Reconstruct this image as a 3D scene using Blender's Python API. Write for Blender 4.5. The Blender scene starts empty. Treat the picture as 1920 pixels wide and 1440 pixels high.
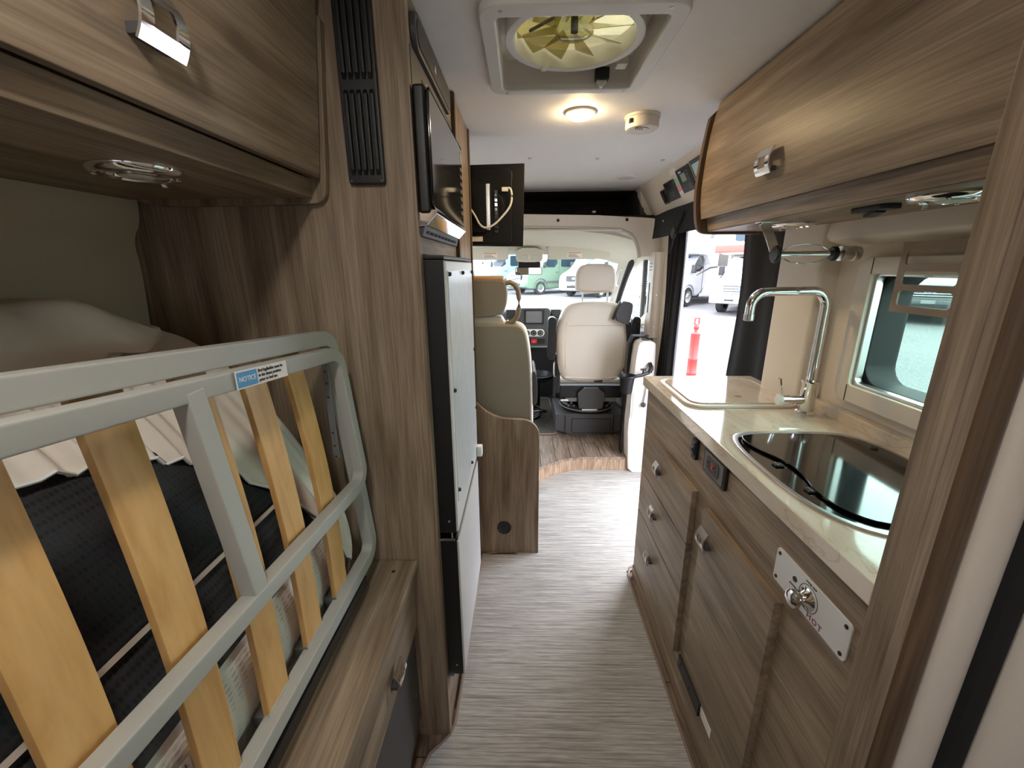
import bpy, bmesh, math, random
from mathutils import Matrix, Vector
random.seed(7)
SC = bpy.context.scene
COL = SC.collection

# ------------------------------------------------------------------ camera
cam_d = bpy.data.cameras.new('camera'); cam = bpy.data.objects.new('camera', cam_d); COL.objects.link(cam)
cam_d.sensor_width = 36.0; cam_d.lens = 782.0 / 1920.0 * 36.0; cam_d.clip_start = 0.02; cam_d.clip_end = 600
_d = Vector((20 / 782.0, 220 / 782.0, 1.0)).normalized()        # van axis seen in camera axes (right, up, forward)
_u = Vector((0, 1, 0)); _z = (_u - _d * _u.dot(_d)).normalized(); _x = _z.cross(_d)
if _x.x < 0: _x = -_x
right = Vector((_x[0], _d[0], _z[0])); up = Vector((_x[1], _d[1], _z[1])); fwd = Vector((_x[2], _d[2], _z[2]))
cam.matrix_world = Matrix(((right.x, up.x, -fwd.x, 0), (right.y, up.y, -fwd.y, 0), (right.z, up.z, -fwd.z, 1.36), (0, 0, 0, 1)))
SC.camera = cam

# ------------------------------------------------------------------ view, world, sun
SC.view_settings.view_transform = 'Standard'; SC.view_settings.look = 'None'
SC.view_settings.gamma = 1.0; SC.view_settings.use_curve_mapping = False
SC.view_settings.exposure = 2.35
SC.cycles.use_denoising = True
SC.cycles.max_bounces = 10; SC.cycles.diffuse_bounces = 6; SC.cycles.transparent_max_bounces = 16
SC.cycles.sample_clamp_indirect = 6.0
world = bpy.data.worlds.new('cloudy_sky'); SC.world = world; world.use_nodes = True
nt = world.node_tree; nt.nodes.clear()
wo = nt.nodes.new('ShaderNodeOutputWorld'); bg = nt.nodes.new('ShaderNodeBackground')
tc = nt.nodes.new('ShaderNodeTexCoord'); mp = nt.nodes.new('ShaderNodeMapping'); ns = nt.nodes.new('ShaderNodeTexNoise'); rp = nt.nodes.new('ShaderNodeValToRGB')
mp.inputs['Scale'].default_value = (1.0, 1.0, 2.2)
ns.inputs['Scale'].default_value = 3.2; ns.inputs['Detail'].default_value = 7; ns.inputs['Roughness'].default_value = 0.62
rp.color_ramp.elements[0].position = 0.36; rp.color_ramp.elements[0].color = (0.48, 0.58, 0.76, 1)
rp.color_ramp.elements[1].position = 0.60; rp.color_ramp.elements[1].color = (0.99, 0.98, 1.02, 1)
e = rp.color_ramp.elements.new(0.48); e.color = (0.74, 0.77, 0.86, 1)
nt.links.new(tc.outputs['Generated'], mp.inputs['Vector']); nt.links.new(mp.outputs['Vector'], ns.inputs['Vector'])
nt.links.new(ns.outputs['Fac'], rp.inputs['Fac']); nt.links.new(rp.outputs['Color'], bg.inputs['Color']); nt.links.new(bg.outputs['Background'], wo.inputs['Surface'])
bg.inputs['Strength'].default_value = 2.9
sun_d = bpy.data.lights.new('sun_offscreen', 'SUN'); sun_d.energy = .25; sun_d.angle = math.radians(25); sun_d.color = (1, 0.96, 0.9)
sun = bpy.data.objects.new('sun_offscreen', sun_d); COL.objects.link(sun); sun.rotation_euler = (math.radians(-32), math.radians(28), 0)

# ------------------------------------------------------------------ helpers
XF = [Matrix.Identity(4)]
WL = {}
def S(r, g, b):
    f = lambda c: (c / 255 / 12.92) if c <= 10 else ((c / 255 + 0.055) / 1.055) ** 2.4
    return (f(r), f(g), f(b))
def props(o, label=None, cat=None, group=None, kind=None):
    if label: o['label'] = label
    if cat: o['category'] = cat
    if group: o['group'] = group
    if kind: o['kind'] = kind
    return o
def thing(name, label, cat, loc=(0, 0, 0), group=None):
    o = bpy.data.objects.new(name, None); COL.objects.link(o); o.empty_display_size = .05
    p = XF[-1] @ Vector(loc); o.location = p; WL[o.name] = p.copy()
    return props(o, label, cat, group)
def mk(name, bm, mat, parent=None, smooth=38, bev=0, seg=2, flat=False):
    if bev:
        bmesh.ops.remove_doubles(bm, verts=bm.verts, dist=1e-6)
        es = [e for e in bm.edges if len(e.link_faces) == 2 and e.calc_face_angle(0) > 0.5]
        bmesh.ops.bevel(bm, geom=es, offset=bev, segments=seg, profile=.5, affect='EDGES', clamp_overlap=True)
    bmesh.ops.recalc_face_normals(bm, faces=bm.faces)
    bm.transform(XF[-1])
    if len(bm.verts):
        lo = [min(v.co[i] for v in bm.verts) for i in range(3)]; hi = [max(v.co[i] for v in bm.verts) for i in range(3)]
        c = Vector([(a + b) / 2 for a, b in zip(lo, hi)])
    else: c = Vector()
    bm.transform(Matrix.Translation(-c))
    me = bpy.data.meshes.new(name); bm.to_mesh(me); bm.free()
    if not flat:
        for p in me.polygons: p.use_smooth = True
        me.set_sharp_from_angle(angle=math.radians(smooth))
    me.materials.append(MAT[mat] if isinstance(mat, str) else mat)
    o = bpy.data.objects.new(name, me); COL.objects.link(o); WL[o.name] = c.copy()
    if bev: wn = o.modifiers.new('weighted_normals', 'WEIGHTED_NORMAL'); wn.keep_sharp = True
    if parent is not None:
        o.parent = parent; o.location = c - WL[parent.name]
    else: o.location = c
    return o
def add_box(bm, lo, hi, rot=None):
    lo = Vector(lo); hi = Vector(hi); c = (lo + hi) / 2; s = hi - lo
    m = Matrix.Translation(c) @ (rot.to_4x4() if rot else Matrix.Identity(4)) @ Matrix.Diagonal((abs(s.x), abs(s.y), abs(s.z), 1))
    return bmesh.ops.create_cube(bm, size=1, matrix=m)['verts']
def box(name, lo, hi, mat, parent=None, bev=.003, seg=2, rot=None, **k):
    bm = bmesh.new(); add_box(bm, lo, hi, rot); return mk(name, bm, mat, parent, bev=bev, seg=seg, **k)
def P3(axis, a, p):
    return Vector((a, p[0], p[1])) if axis == 'x' else Vector((p[0], a, p[1])) if axis == 'y' else Vector((p[0], p[1], a))
def add_prism(bm, pts, axis, a0, a1):
    A = [bm.verts.new(P3(axis, a0, p)) for p in pts]; B = [bm.verts.new(P3(axis, a1, p)) for p in pts]; n = len(pts)
    bm.faces.new(A); bm.faces.new(B[::-1])
    for i in range(n): bm.faces.new((A[i], B[i], B[(i + 1) % n], A[(i + 1) % n]))
def prism(name, pts, axis, a0, a1, mat, parent=None, bev=.002, **k):
    bm = bmesh.new(); add_prism(bm, pts, axis, a0, a1); return mk(name, bm, mat, parent, bev=bev, **k)
def ring(name, outer, inner, axis, a0, a1, mat, parent=None, bev=.002, **k):
    bm = bmesh.new(); n = len(outer)
    L = [[bm.verts.new(P3(axis, a, p)) for p in q] for q, a in ((outer, a0), (outer, a1), (inner, a1), (inner, a0))]
    for j in range(4):
        a, b = L[j], L[(j + 1) % 4]
        for i in range(n): bm.faces.new((a[i], a[(i + 1) % n], b[(i + 1) % n], b[i]))
    return mk(name, bm, mat, parent, bev=bev, **k)
def rrect(x0, x1, y0, y1, r, n=5):
    pts = []
    for cx, cy, a in ((x1 - r, y1 - r, 0), (x0 + r, y1 - r, 90), (x0 + r, y0 + r, 180), (x1 - r, y0 + r, 270)):
        for i in range(n + 1):
            t = math.radians(a + 90 * i / n); pts.append((cx + r * math.cos(t), cy + r * math.sin(t)))
    return pts
def ell(cx, cy, rx, ry, n=24):
    return [(cx + rx * math.cos(2 * math.pi * i / n), cy + ry * math.sin(2 * math.pi * i / n)) for i in range(n)]
def chaikin(pts, it=2, closed=True):
    for _ in range(it):
        q = []; n = len(pts)
        rng = range(n if closed else n - 1)
        if not closed: q.append(tuple(pts[0]))
        for i in rng:
            a = pts[i]; b = pts[(i + 1) % n]
            q.append(tuple(.75 * u + .25 * v for u, v in zip(a, b))); q.append(tuple(.25 * u + .75 * v for u, v in zip(a, b)))
        if not closed: q.append(tuple(pts[-1]))
        pts = q
    return pts
def sweep(bm, path, prof, closed=False, up=(0, 0, 1), cap=True):
    path = [Vector(p) for p in path]; n = len(path); rings = []; up = Vector(up)
    for i, p in enumerate(path):
        a = path[(i - 1) % n] if (closed or i) else path[0]; b = path[(i + 1) % n] if (closed or i < n - 1) else path[-1]
        t1 = (p - a).normalized() if (p - a).length > 1e-9 else None; t2 = (b - p).normalized() if (b - p).length > 1e-9 else None
        t = ((t1 or t2) + (t2 or t1)).normalized(); sc = 1.0
        if t1 and t2: sc = 1 / max(.5, math.sqrt(max(1e-6, (1 + t1.dot(t2)) / 2)))
        s = t.cross(up)
        s = (s if s.length > 1e-4 else t.cross(Vector((1, .01, 0)))).normalized(); w = s.cross(t).normalized()
        bend = ((t2 - t1) if (t1 and t2) else Vector()); 
        def sc_of(v):
            if bend.length < 1e-6: return v
            bn = bend.normalized(); k = v.dot(bn); return v + bn * k * (sc - 1)
        rings.append([bm.verts.new(p + sc_of(s * q[0] + w * q[1])) for q in prof])
    m = len(prof)
    for i in range(n if closed else n - 1):
        a, b = rings[i], rings[(i + 1) % n]
        for j in range(m): bm.faces.new((a[j], a[(j + 1) % m], b[(j + 1) % m], b[j]))
    if cap and not closed: bm.faces.new(rings[0][::-1]); bm.faces.new(rings[-1])
def circ(r, n=10): return [(r * math.cos(2 * math.pi * i / n), r * math.sin(2 * math.pi * i / n)) for i in range(n)]
def tube(name, path, r, mat, parent=None, closed=False, n=10, prof=None, up=(0, 0, 1), bev=0, **k):
    bm = bmesh.new(); sweep(bm, path, prof or circ(r, n), closed, up); return mk(name, bm, mat, parent, bev=bev, **k)
def add_lathe(bm, prof, org, axis='z', n=28):
    org = Vector(org); rings = []
    ax = {'x': (Vector((0, 1, 0)), Vector((0, 0, 1)), Vector((1, 0, 0))), 'y': (Vector((1, 0, 0)), Vector((0, 0, 1)), Vector((0, 1, 0))), 'z': (Vector((1, 0, 0)), Vector((0, 1, 0)), Vector((0, 0, 1)))}[axis]
    for r, h in prof:
        if r < 1e-6: rings.append([bm.verts.new(org + ax[2] * h)])
        else: rings.append([bm.verts.new(org + ax[2] * h + ax[0] * r * math.cos(2 * math.pi * i / n) + ax[1] * r * math.sin(2 * math.pi * i / n)) for i in range(n)])
    for a, b in zip(rings, rings[1:]):
        for i in range(n):
            j = (i + 1) % n
            if len(a) == 1 and len(b) == 1: continue
            if len(a) == 1: bm.faces.new((a[0], b[j], b[i]))
            elif len(b) == 1: bm.faces.new((a[i], a[j], b[0]))
            else: bm.faces.new((a[i], a[j], b[j], b[i]))
def lathe(name, prof, org, axis, mat, parent=None, n=28, **k):
    bm = bmesh.new(); add_lathe(bm, prof, org, axis, n); return mk(name, bm, mat, parent, **k)
def grid(bm, fn, nu, nv, closed_u=False, closed_v=False):
    V = [[bm.verts.new(fn(i / (nu if closed_u else nu - 1), j / (nv if closed_v else nv - 1))) for j in range(nv)] for i in range(nu)]
    for i in range(nu if closed_u else nu - 1):
        for j in range(nv if closed_v else nv - 1):
            bm.faces.new((V[i][j], V[(i + 1) % nu][j], V[(i + 1) % nu][(j + 1) % nv], V[i][(j + 1) % nv]))
    return V
def solid(bm, th):
    bmesh.ops.recalc_face_normals(bm, faces=bm.faces)
    bmesh.ops.solidify(bm, geom=list(bm.faces), thickness=th)
def sheet(name, fn, nu, nv, th, mat, parent=None, **k):
    bm = bmesh.new(); grid(bm, fn, nu, nv); solid(bm, th); return mk(name, bm, mat, parent, **k)
def text(name, s, size, M4, mat, parent, align='LEFT', ext=.0003):
    cu = bpy.data.curves.new(name, 'FONT'); cu.body = s; cu.size = size; cu.align_x = align; cu.align_y = 'CENTER'; cu.extrude = ext; cu.resolution_u = 3
    t = bpy.data.objects.new(name, cu); COL.objects.link(t)
    bpy.context.view_layer.update()
    me = bpy.data.meshes.new_from_object(t.evaluated_get(bpy.context.evaluated_depsgraph_get()))
    bpy.data.objects.remove(t); bpy.data.curves.remove(cu)
    bm = bmesh.new(); bm.from_mesh(me); bpy.data.meshes.remove(me); bm.transform(M4)
    return mk(name, bm, mat, parent, flat=True)
def basis(o, x, y):
    x = Vector(x).normalized(); y = Vector(y).normalized(); z = x.cross(y)
    return Matrix(((x.x, y.x, z.x, o[0]), (x.y, y.y, z.y, o[1]), (x.z, y.z, z.z, o[2]), (0, 0, 0, 1)))
def lerp(a, b, t): return a + (b - a) * t
def pline(pts, t):
    n = len(pts) - 1; f = min(max(t, 0), 1) * n; i = min(int(f), n - 1); f -= i
    return tuple(lerp(a, b, f) for a, b in zip(pts[i], pts[i + 1]))
def arc(cx, cy, r, a0, a1, n=6): return [(cx + r * math.cos(math.radians(lerp(a0, a1, i / n))), cy + r * math.sin(math.radians(lerp(a0, a1, i / n)))) for i in range(n + 1)]

# ------------------------------------------------------------------ materials
MAT = {}
def newmat(name):
    m = bpy.data.materials.new(name); m.use_nodes = True; MAT[name] = m
    return m, m.node_tree, m.node_tree.nodes['Principled BSDF']
def plain(name, c, rough=.5, metal=0, noise=0, nscale=60, bump=0, spec=.5, coat=0, sheen=0):
    m, t, b = newmat(name)
    b.inputs['Base Color'].default_value = (*c, 1); b.inputs['Roughness'].default_value = rough; b.inputs['Metallic'].default_value = metal
    b.inputs['Specular IOR Level'].default_value = spec; b.inputs['Coat Weight'].default_value = coat; b.inputs['Coat Roughness'].default_value = .08
    b.inputs['Sheen Weight'].default_value = sheen
    if noise or bump:
        g = t.nodes.new('ShaderNodeNewGeometry'); n = t.nodes.new('ShaderNodeTexNoise'); n.inputs['Scale'].default_value = nscale; n.inputs['Detail'].default_value = 5
        t.links.new(g.outputs['Position'], n.inputs['Vector'])
        if noise:
            r = t.nodes.new('ShaderNodeValToRGB'); r.color_ramp.elements[0].position = .3; r.color_ramp.elements[1].position = .7
            r.color_ramp.elements[0].color = (*[x * (1 - noise) for x in c], 1); r.color_ramp.elements[1].color = (*[min(1, x * (1 + noise)) for x in c], 1)
            t.links.new(n.outputs['Fac'], r.inputs['Fac']); t.links.new(r.outputs['Color'], b.inputs['Base Color'])
        if bump:
            k = t.nodes.new('ShaderNodeBump'); k.inputs['Strength'].default_value = bump; k.inputs['Distance'].default_value = .002
            t.links.new(n.outputs['Fac'], k.inputs['Height']); t.links.new(k.outputs['Normal'], b.inputs['Normal'])
    return m
def streak(name, cols, along, s_along, s_across, rough=.5, fine=.35, fs=(6, 220), dist=.8, bump=.08, spec=.4, per_object=True, pos=(.28, .72)):
    """directional streaked material: wood grain or woven floor. along = 0/1/2 (x/y/z)"""
    m, t, b = newmat(name); N = t.nodes; L = t.links
    g = N.new('ShaderNodeNewGeometry'); oi = N.new('ShaderNodeObjectInfo'); ad = N.new('ShaderNodeVectorMath'); ad.operation = 'ADD'
    sc = N.new('ShaderNodeVectorMath'); sc.operation = 'SCALE'; sc.inputs['Scale'].default_value = 7.3 if per_object else 0
    cb = N.new('ShaderNodeCombineXYZ')
    for i in range(3): L.new(oi.outputs['Random'], cb.inputs[i])
    L.new(cb.outputs[0], sc.inputs[0]); L.new(g.outputs['Position'], ad.inputs[0]); L.new(sc.outputs[0], ad.inputs[1])
    def noise(sa, sx, det, ds):
        mp = N.new('ShaderNodeMapping'); v = [sx] * 3; v[along] = sa; mp.inputs['Scale'].default_value = v
        n = N.new('ShaderNodeTexNoise'); n.inputs['Scale'].default_value = 1; n.inputs['Detail'].default_value = det; n.inputs['Distortion'].default_value = ds
        L.new(ad.outputs[0], mp.inputs['Vector']); L.new(mp.outputs['Vector'], n.inputs['Vector']); return n
    n1 = noise(s_along, s_across, 5, dist); n2 = noise(fs[0], fs[1], 3, .1)
    r = N.new('ShaderNodeValToRGB'); e = r.color_ramp.elements
    e[0].position = pos[0]; e[0].color = (*cols[0], 1); e[1].position = pos[1]; e[1].color = (*cols[-1], 1)
    for i, c in enumerate(cols[1:-1]):
        x = e.new(lerp(pos[0], pos[1], (i + 1) / (len(cols) - 1))); x.color = (*c, 1)
    L.new(n1.outputs['Fac'], r.inputs['Fac'])
    r2 = N.new('ShaderNodeValToRGB'); r2.color_ramp.elements[0].position = .35; r2.color_ramp.elements[1].position = .62
    r2.color_ramp.elements[0].color = (1 - fine,) * 3 + (1,); r2.color_ramp.elements[1].color = (1, 1, 1, 1)
    L.new(n2.outputs['Fac'], r2.inputs['Fac'])
    mx = N.new('ShaderNodeMix'); mx.data_type = 'RGBA'; mx.blend_type = 'MULTIPLY'; mx.inputs['Factor'].default_value = 1
    L.new(r.outputs['Color'], mx.inputs['A']); L.new(r2.outputs['Color'], mx.inputs['B']); L.new(mx.outputs['Result'], b.inputs['Base Color'])
    bp = N.new('ShaderNodeBump'); bp.inputs['Strength'].default_value = bump; bp.inputs['Distance'].default_value = .001
    L.new(n2.outputs['Fac'], bp.inputs['Height']); L.new(bp.outputs['Normal'], b.inputs['Normal'])
    b.inputs['Roughness'].default_value = rough; b.inputs['Specular IOR Level'].default_value = spec
    return m
def pane_mat(name, tint, refl=.05, rough=0.0):
    """thin pane: tinted see-through with angle-dependent reflection, the same from both faces"""
    m = bpy.data.materials.new(name); m.use_nodes = True; MAT[name] = m; t = m.node_tree; t.nodes.clear()
    o = t.nodes.new('ShaderNodeOutputMaterial'); tr = t.nodes.new('ShaderNodeBsdfTransparent'); gl = t.nodes.new('ShaderNodeBsdfGlossy'); mx = t.nodes.new('ShaderNodeMixShader')
    g = t.nodes.new('ShaderNodeNewGeometry'); d = t.nodes.new('ShaderNodeVectorMath'); d.operation = 'DOT_PRODUCT'
    def mth(op, a, b=None):
        n = t.nodes.new('ShaderNodeMath'); n.operation = op
        for i, v in enumerate((a, b)):
            if v is None: continue
            if isinstance(v, (int, float)): n.inputs[i].default_value = v
            else: t.links.new(v, n.inputs[i])
        return n.outputs[0]
    t.links.new(g.outputs['Incoming'], d.inputs[0]); t.links.new(g.outputs['Normal'], d.inputs[1])
    f = mth('POWER', mth('SUBTRACT', 1.0, mth('ABSOLUTE', d.outputs['Value'])), 5.0); f = mth('ADD', mth('MULTIPLY', f, 1 - refl), refl)
    tr.inputs['Color'].default_value = (*tint, 1); gl.inputs['Roughness'].default_value = rough
    t.links.new(f, mx.inputs[0]); t.links.new(tr.outputs[0], mx.inputs[1]); t.links.new(gl.outputs[0], mx.inputs[2]); t.links.new(mx.outputs[0], o.inputs[0])
    return m
def emit(name, c, s):
    m, t, b = newmat(name); b.inputs['Base Color'].default_value = (*c, 1); b.inputs['Emission Color'].default_value = (*c, 1); b.inputs['Emission Strength'].default_value = s; return m

W1, W2, W3 = S(114, 96, 78), S(150, 131, 110), S(175, 156, 134)
for nm, ax in (('wood_x', 0), ('wood_y', 1), ('wood_z', 2)): streak(nm, [W1, W2, W3], ax, 1.3, 17, rough=.42, fine=.30, fs=(7, 240), dist=1.4)
streak('wood_edge', [S(92, 72, 54), S(112, 90, 70)], 2, 2, 40, rough=.5)
streak('plank_y', [S(96, 80, 68), S(134, 116, 100), S(166, 149, 133)], 1, 4, 45, rough=.45, fine=.25, fs=(9, 200))
streak('plank_z', [S(120, 96, 76), S(158, 132, 108), S(186, 160, 136)], 2, 6, 45, rough=.45, fine=.25, fs=(9, 200))
streak('slat_wood', [S(196, 148, 88), S(214, 168, 106), S(222, 178, 120)], 2, 4, 22, rough=.38, fine=.08, fs=(14, 120), dist=1.5, bump=.02)
streak('woven', [S(138, 135, 131), S(176, 173, 168), S(202, 199, 194)], 0, 4.5, 170, rough=.6, fine=.30, fs=(20, 520), dist=.25, bump=.25, per_object=False, pos=(.3, .68))
streak('cab_mat', [S(62, 60, 54), S(92, 88, 80)], 0, 10, 140, rough=.95, fine=.4, fs=(40, 300))
plain('floor_base', S(92, 76, 62), .5, noise=.15)
plain('ceiling_vinyl', S(240, 239, 238), .6, noise=.012, nscale=35, bump=.35)
plain('beige', S(222, 212, 198), .55, noise=.012, nscale=300, bump=.06)
plain('beige_fabric', S(196, 182, 160), .85, noise=.05, nscale=500, bump=.15)
plain('headliner', S(210, 206, 192), .9, noise=.04, nscale=300)
plain('cream_leather', S(222, 214, 200), .45, noise=.015, nscale=300, bump=.12)
plain('grey_leather', S(142, 136, 124), .5, noise=.02, nscale=300, bump=.12)
plain('tan_leather', S(206, 168, 120), .45, noise=.03, nscale=200, bump=.1)
plain('handle_brown', S(140, 122, 100), .45)
plain('black_plastic', S(20, 20, 21), .42, noise=.06, nscale=400, bump=.05)
plain('tv_black', S(8, 8, 9), .5, spec=.3)
plain('black_matte', S(20, 20, 21), .7)
plain('black_gloss', S(8, 8, 9), .08, coat=.6)
plain('black_fabric', S(24, 24, 26), .8, noise=.2, nscale=600, bump=.2)
plain('curtain_black', S(11, 10, 12), .85, noise=.1, nscale=300, bump=.1)
plain('pocket_cloth', S(52, 50, 50), .9, noise=.06, nscale=300)
plain('dark_grey', S(70, 70, 72), .5, noise=.03, nscale=200)
plain('mid_grey', S(112, 112, 112), .5)
plain('chrome', (.82, .82, .83), .07, metal=1)
plain('steel', (.62, .61, .59), .28, metal=1)
plain('frame_grey', S(170, 170, 164), .42, noise=.012, nscale=700, bump=.03)
plain('white_plastic', S(232, 232, 230), .4)
plain('off_white', S(228, 222, 214), .45)
plain('white_sheet', S(226, 216, 204), .85, noise=.02, nscale=900, bump=.15)
plain('zip_tape', S(196, 182, 166), .8)
plain('red_hazard', S(214, 40, 44), .4)
plain('blue_sticker', S(70, 150, 205), .4)
plain('white_sticker', S(236, 230, 226), .45)
plain('ink', S(38, 36, 40), .6)
plain('ink_red', S(150, 40, 66), .6)
plain('ink_blue', S(52, 84, 152), .6)
plain('plate_white', S(222, 224, 224), .35)
plain('alu_panel', S(208, 214, 216), .32, metal=.35, noise=.06, nscale=25)
plain('door_panel', S(214, 214, 212), .35)
plain('tan_metal', S(150, 128, 106), .42, noise=.03, nscale=500)
plain('rubber', S(22, 22, 22), .8)
plain('binding', S(134, 116, 106), .8)
plain('lcd', S(150, 158, 140), .3)
plain('lcd_blue', S(170, 210, 214), .3)
plain('green_label', S(150, 196, 160), .5)
plain('pink_label', S(226, 150, 150), .5)
plain('lamp_lens_off', S(206, 206, 204), .5)
plain('headlamp_lens', S(180, 184, 188), .1)
emit('lamp_lens_on', (1.0, .72, .38), 34)
emit('lamp_lens_rear', (1.0, .95, .87), 42)
plain('brown_belt', S(60, 40, 34), .7)
plain('mirror_glass', (.75, .75, .72), .02, metal=1)
plain('delineator_orange', S(226, 44, 40), .45)
plain('paint_white', S(206, 208, 210), .25, coat=.5)
plain('paint_silver', S(172, 174, 180), .3, coat=.5, metal=.2)
plain('paint_green', S(88, 110, 90), .3, coat=.5)
plain('paint_blue', S(120, 154, 186), .3, coat=.5)
plain('paint_dark', S(36, 38, 42), .25, coat=.5)
plain('paint_cream', S(206, 198, 186), .3, coat=.4)
plain('red_band', S(222, 70, 58), .4)
plain('car_glass', S(34, 48, 56), .06)
plain('car_glass_dark', S(30, 34, 36), .04, coat=.5)
plain('tyre', S(24, 24, 25), .85)
plain('ford_blue', S(40, 70, 150), .3)
plain('concrete_grey', S(150, 150, 148), .9, noise=.06, nscale=2)
plain('line_paint', S(206, 206, 202), .8, noise=.08, nscale=6)
pane_mat('windshield_glass', (.94, .97, .96), .02)
pane_mat('side_glass', (.94, .97, .96), .02)
pane_mat('tinted_glass', (.62, .76, .69), .04)
pane_mat('rear_glass', (.45, .45, .45), .04)
pane_mat('dome_amber', (.09, .078, .04), .05, .05)
pane_mat('blade_clear', (.66, .62, .44), .06, .05)
# asphalt
m, t, b = newmat('asphalt'); N = t.nodes; L = t.links
g = N.new('ShaderNodeNewGeometry'); n1 = N.new('ShaderNodeTexNoise'); n1.inputs['Scale'].default_value = 26; n1.inputs['Detail'].default_value = 8; n1.inputs['Roughness'].default_value = .75
n2 = N.new('ShaderNodeTexNoise'); n2.inputs['Scale'].default_value = .35; n2.inputs['Detail'].default_value = 4
r1 = N.new('ShaderNodeValToRGB'); r1.color_ramp.elements[0].position = .35; r1.color_ramp.elements[1].position = .68
r1.color_ramp.elements[0].color = (*S(72, 72, 75), 1); r1.color_ramp.elements[1].color = (*S(122, 121, 120), 1)
r2 = N.new('ShaderNodeValToRGB'); r2.color_ramp.elements[0].color = (.8, .8, .82, 1); r2.color_ramp.elements[0].position = .35; r2.color_ramp.elements[1].position = .65
mx = N.new('ShaderNodeMix'); mx.data_type = 'RGBA'; mx.blend_type = 'MULTIPLY'; mx.inputs['Factor'].default_value = 1
for n, r in ((n1, r1), (n2, r2)): L.new(g.outputs['Position'], n.inputs['Vector']); L.new(n.outputs['Fac'], r.inputs['Fac'])
L.new(r1.outputs['Color'], mx.inputs['A']); L.new(r2.outputs['Color'], mx.inputs['B']); L.new(mx.outputs['Result'], b.inputs['Base Color']); b.inputs['Roughness'].default_value = .9
bp = N.new('ShaderNodeBump'); bp.inputs['Strength'].default_value = .3; bp.inputs['Distance'].default_value = .01; L.new(n1.outputs['Fac'], bp.inputs['Height']); L.new(bp.outputs['Normal'], b.inputs['Normal'])
# marble-look worktop
m, t, b = newmat('marble'); N = t.nodes; L = t.links
g = N.new('ShaderNodeNewGeometry'); mp = N.new('ShaderNodeMapping'); mp.inputs['Scale'].default_value = (6, 2.0, 6); mp.inputs['Rotation'].default_value = (0, 0, .5)
n1 = N.new('ShaderNodeTexNoise'); n1.inputs['Scale'].default_value = 1.6; n1.inputs['Detail'].default_value = 8; n1.inputs['Distortion'].default_value = 1.6
r1 = N.new('ShaderNodeValToRGB'); e = r1.color_ramp.elements
e[0].position = .30; e[0].color = (*S(206, 192, 172), 1); e[1].position = .72; e[1].color = (*S(226, 218, 206), 1)
for p, c in ((.48, S(218, 206, 188)), (.50, S(200, 184, 162)), (.515, S(220, 208, 190))): x = e.new(p); x.color = (*c, 1)
L.new(g.outputs['Position'], mp.inputs['Vector']); L.new(mp.outputs['Vector'], n1.inputs['Vector']); L.new(n1.outputs['Fac'], r1.inputs['Fac']); L.new(r1.outputs['Color'], b.inputs['Base Color'])
b.inputs['Roughness'].default_value = .09; b.inputs['Coat Weight'].default_value = .3
# woven black mattress base, quilted white border
def dots(name, base, spot, scale, th, rough, axscale=(1, 1, 1), bump=.5):
    m, t, b = newmat(name); N = t.nodes; L = t.links
    g = N.new('ShaderNodeNewGeometry'); mp = N.new('ShaderNodeMapping'); mp.inputs['Scale'].default_value = axscale
    v = N.new('ShaderNodeTexVoronoi'); v.inputs['Scale'].default_value = scale; v.inputs['Randomness'].default_value = .15
    r = N.new('ShaderNodeValToRGB'); r.color_ramp.elements[0].position = th; r.color_ramp.elements[1].position = th + .18
    r.color_ramp.elements[0].color = (*spot, 1); r.color_ramp.elements[1].color = (*base, 1)
    L.new(g.outputs['Position'], mp.inputs['Vector']); L.new(mp.outputs['Vector'], v.inputs['Vector']); L.new(v.outputs['Distance'], r.inputs['Fac']); L.new(r.outputs['Color'], b.inputs['Base Color'])
    bp = N.new('ShaderNodeBump'); bp.inputs['Strength'].default_value = bump; bp.inputs['Distance'].default_value = .002
    L.new(v.outputs['Distance'], bp.inputs['Height']); L.new(bp.outputs['Normal'], b.inputs['Normal']); b.inputs['Roughness'].default_value = rough
dots('mattress_black', S(40, 39, 42), S(20, 20, 22), 150, .30, .8, (1, 1, .6))
dots('quilt_white', S(230, 226, 219), S(198, 192, 184), 75, .20, .8, (1, .8, 1.6), .8)
def kind(o, k='structure'): o['kind'] = k; return o
# ------------------------------------------------------------------ SETTING: floor
fl = kind(box('floor', (-.98, -1.38, -.08), (.98, 2.66, -.004), 'floor_base', bev=0))
for x0, x1, ys in ((.44, .52, (1.58, 1.10, .62, .14, -.34)), (-.42, -.20, (1.0, .86, .38, -.10, -.58))):
    for a, b2 in zip(ys, ys[1:]): box('plank', (x0, b2 + .002, -.004), (x1, a - .002, .0005), 'plank_y', fl, bev=.001)
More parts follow.
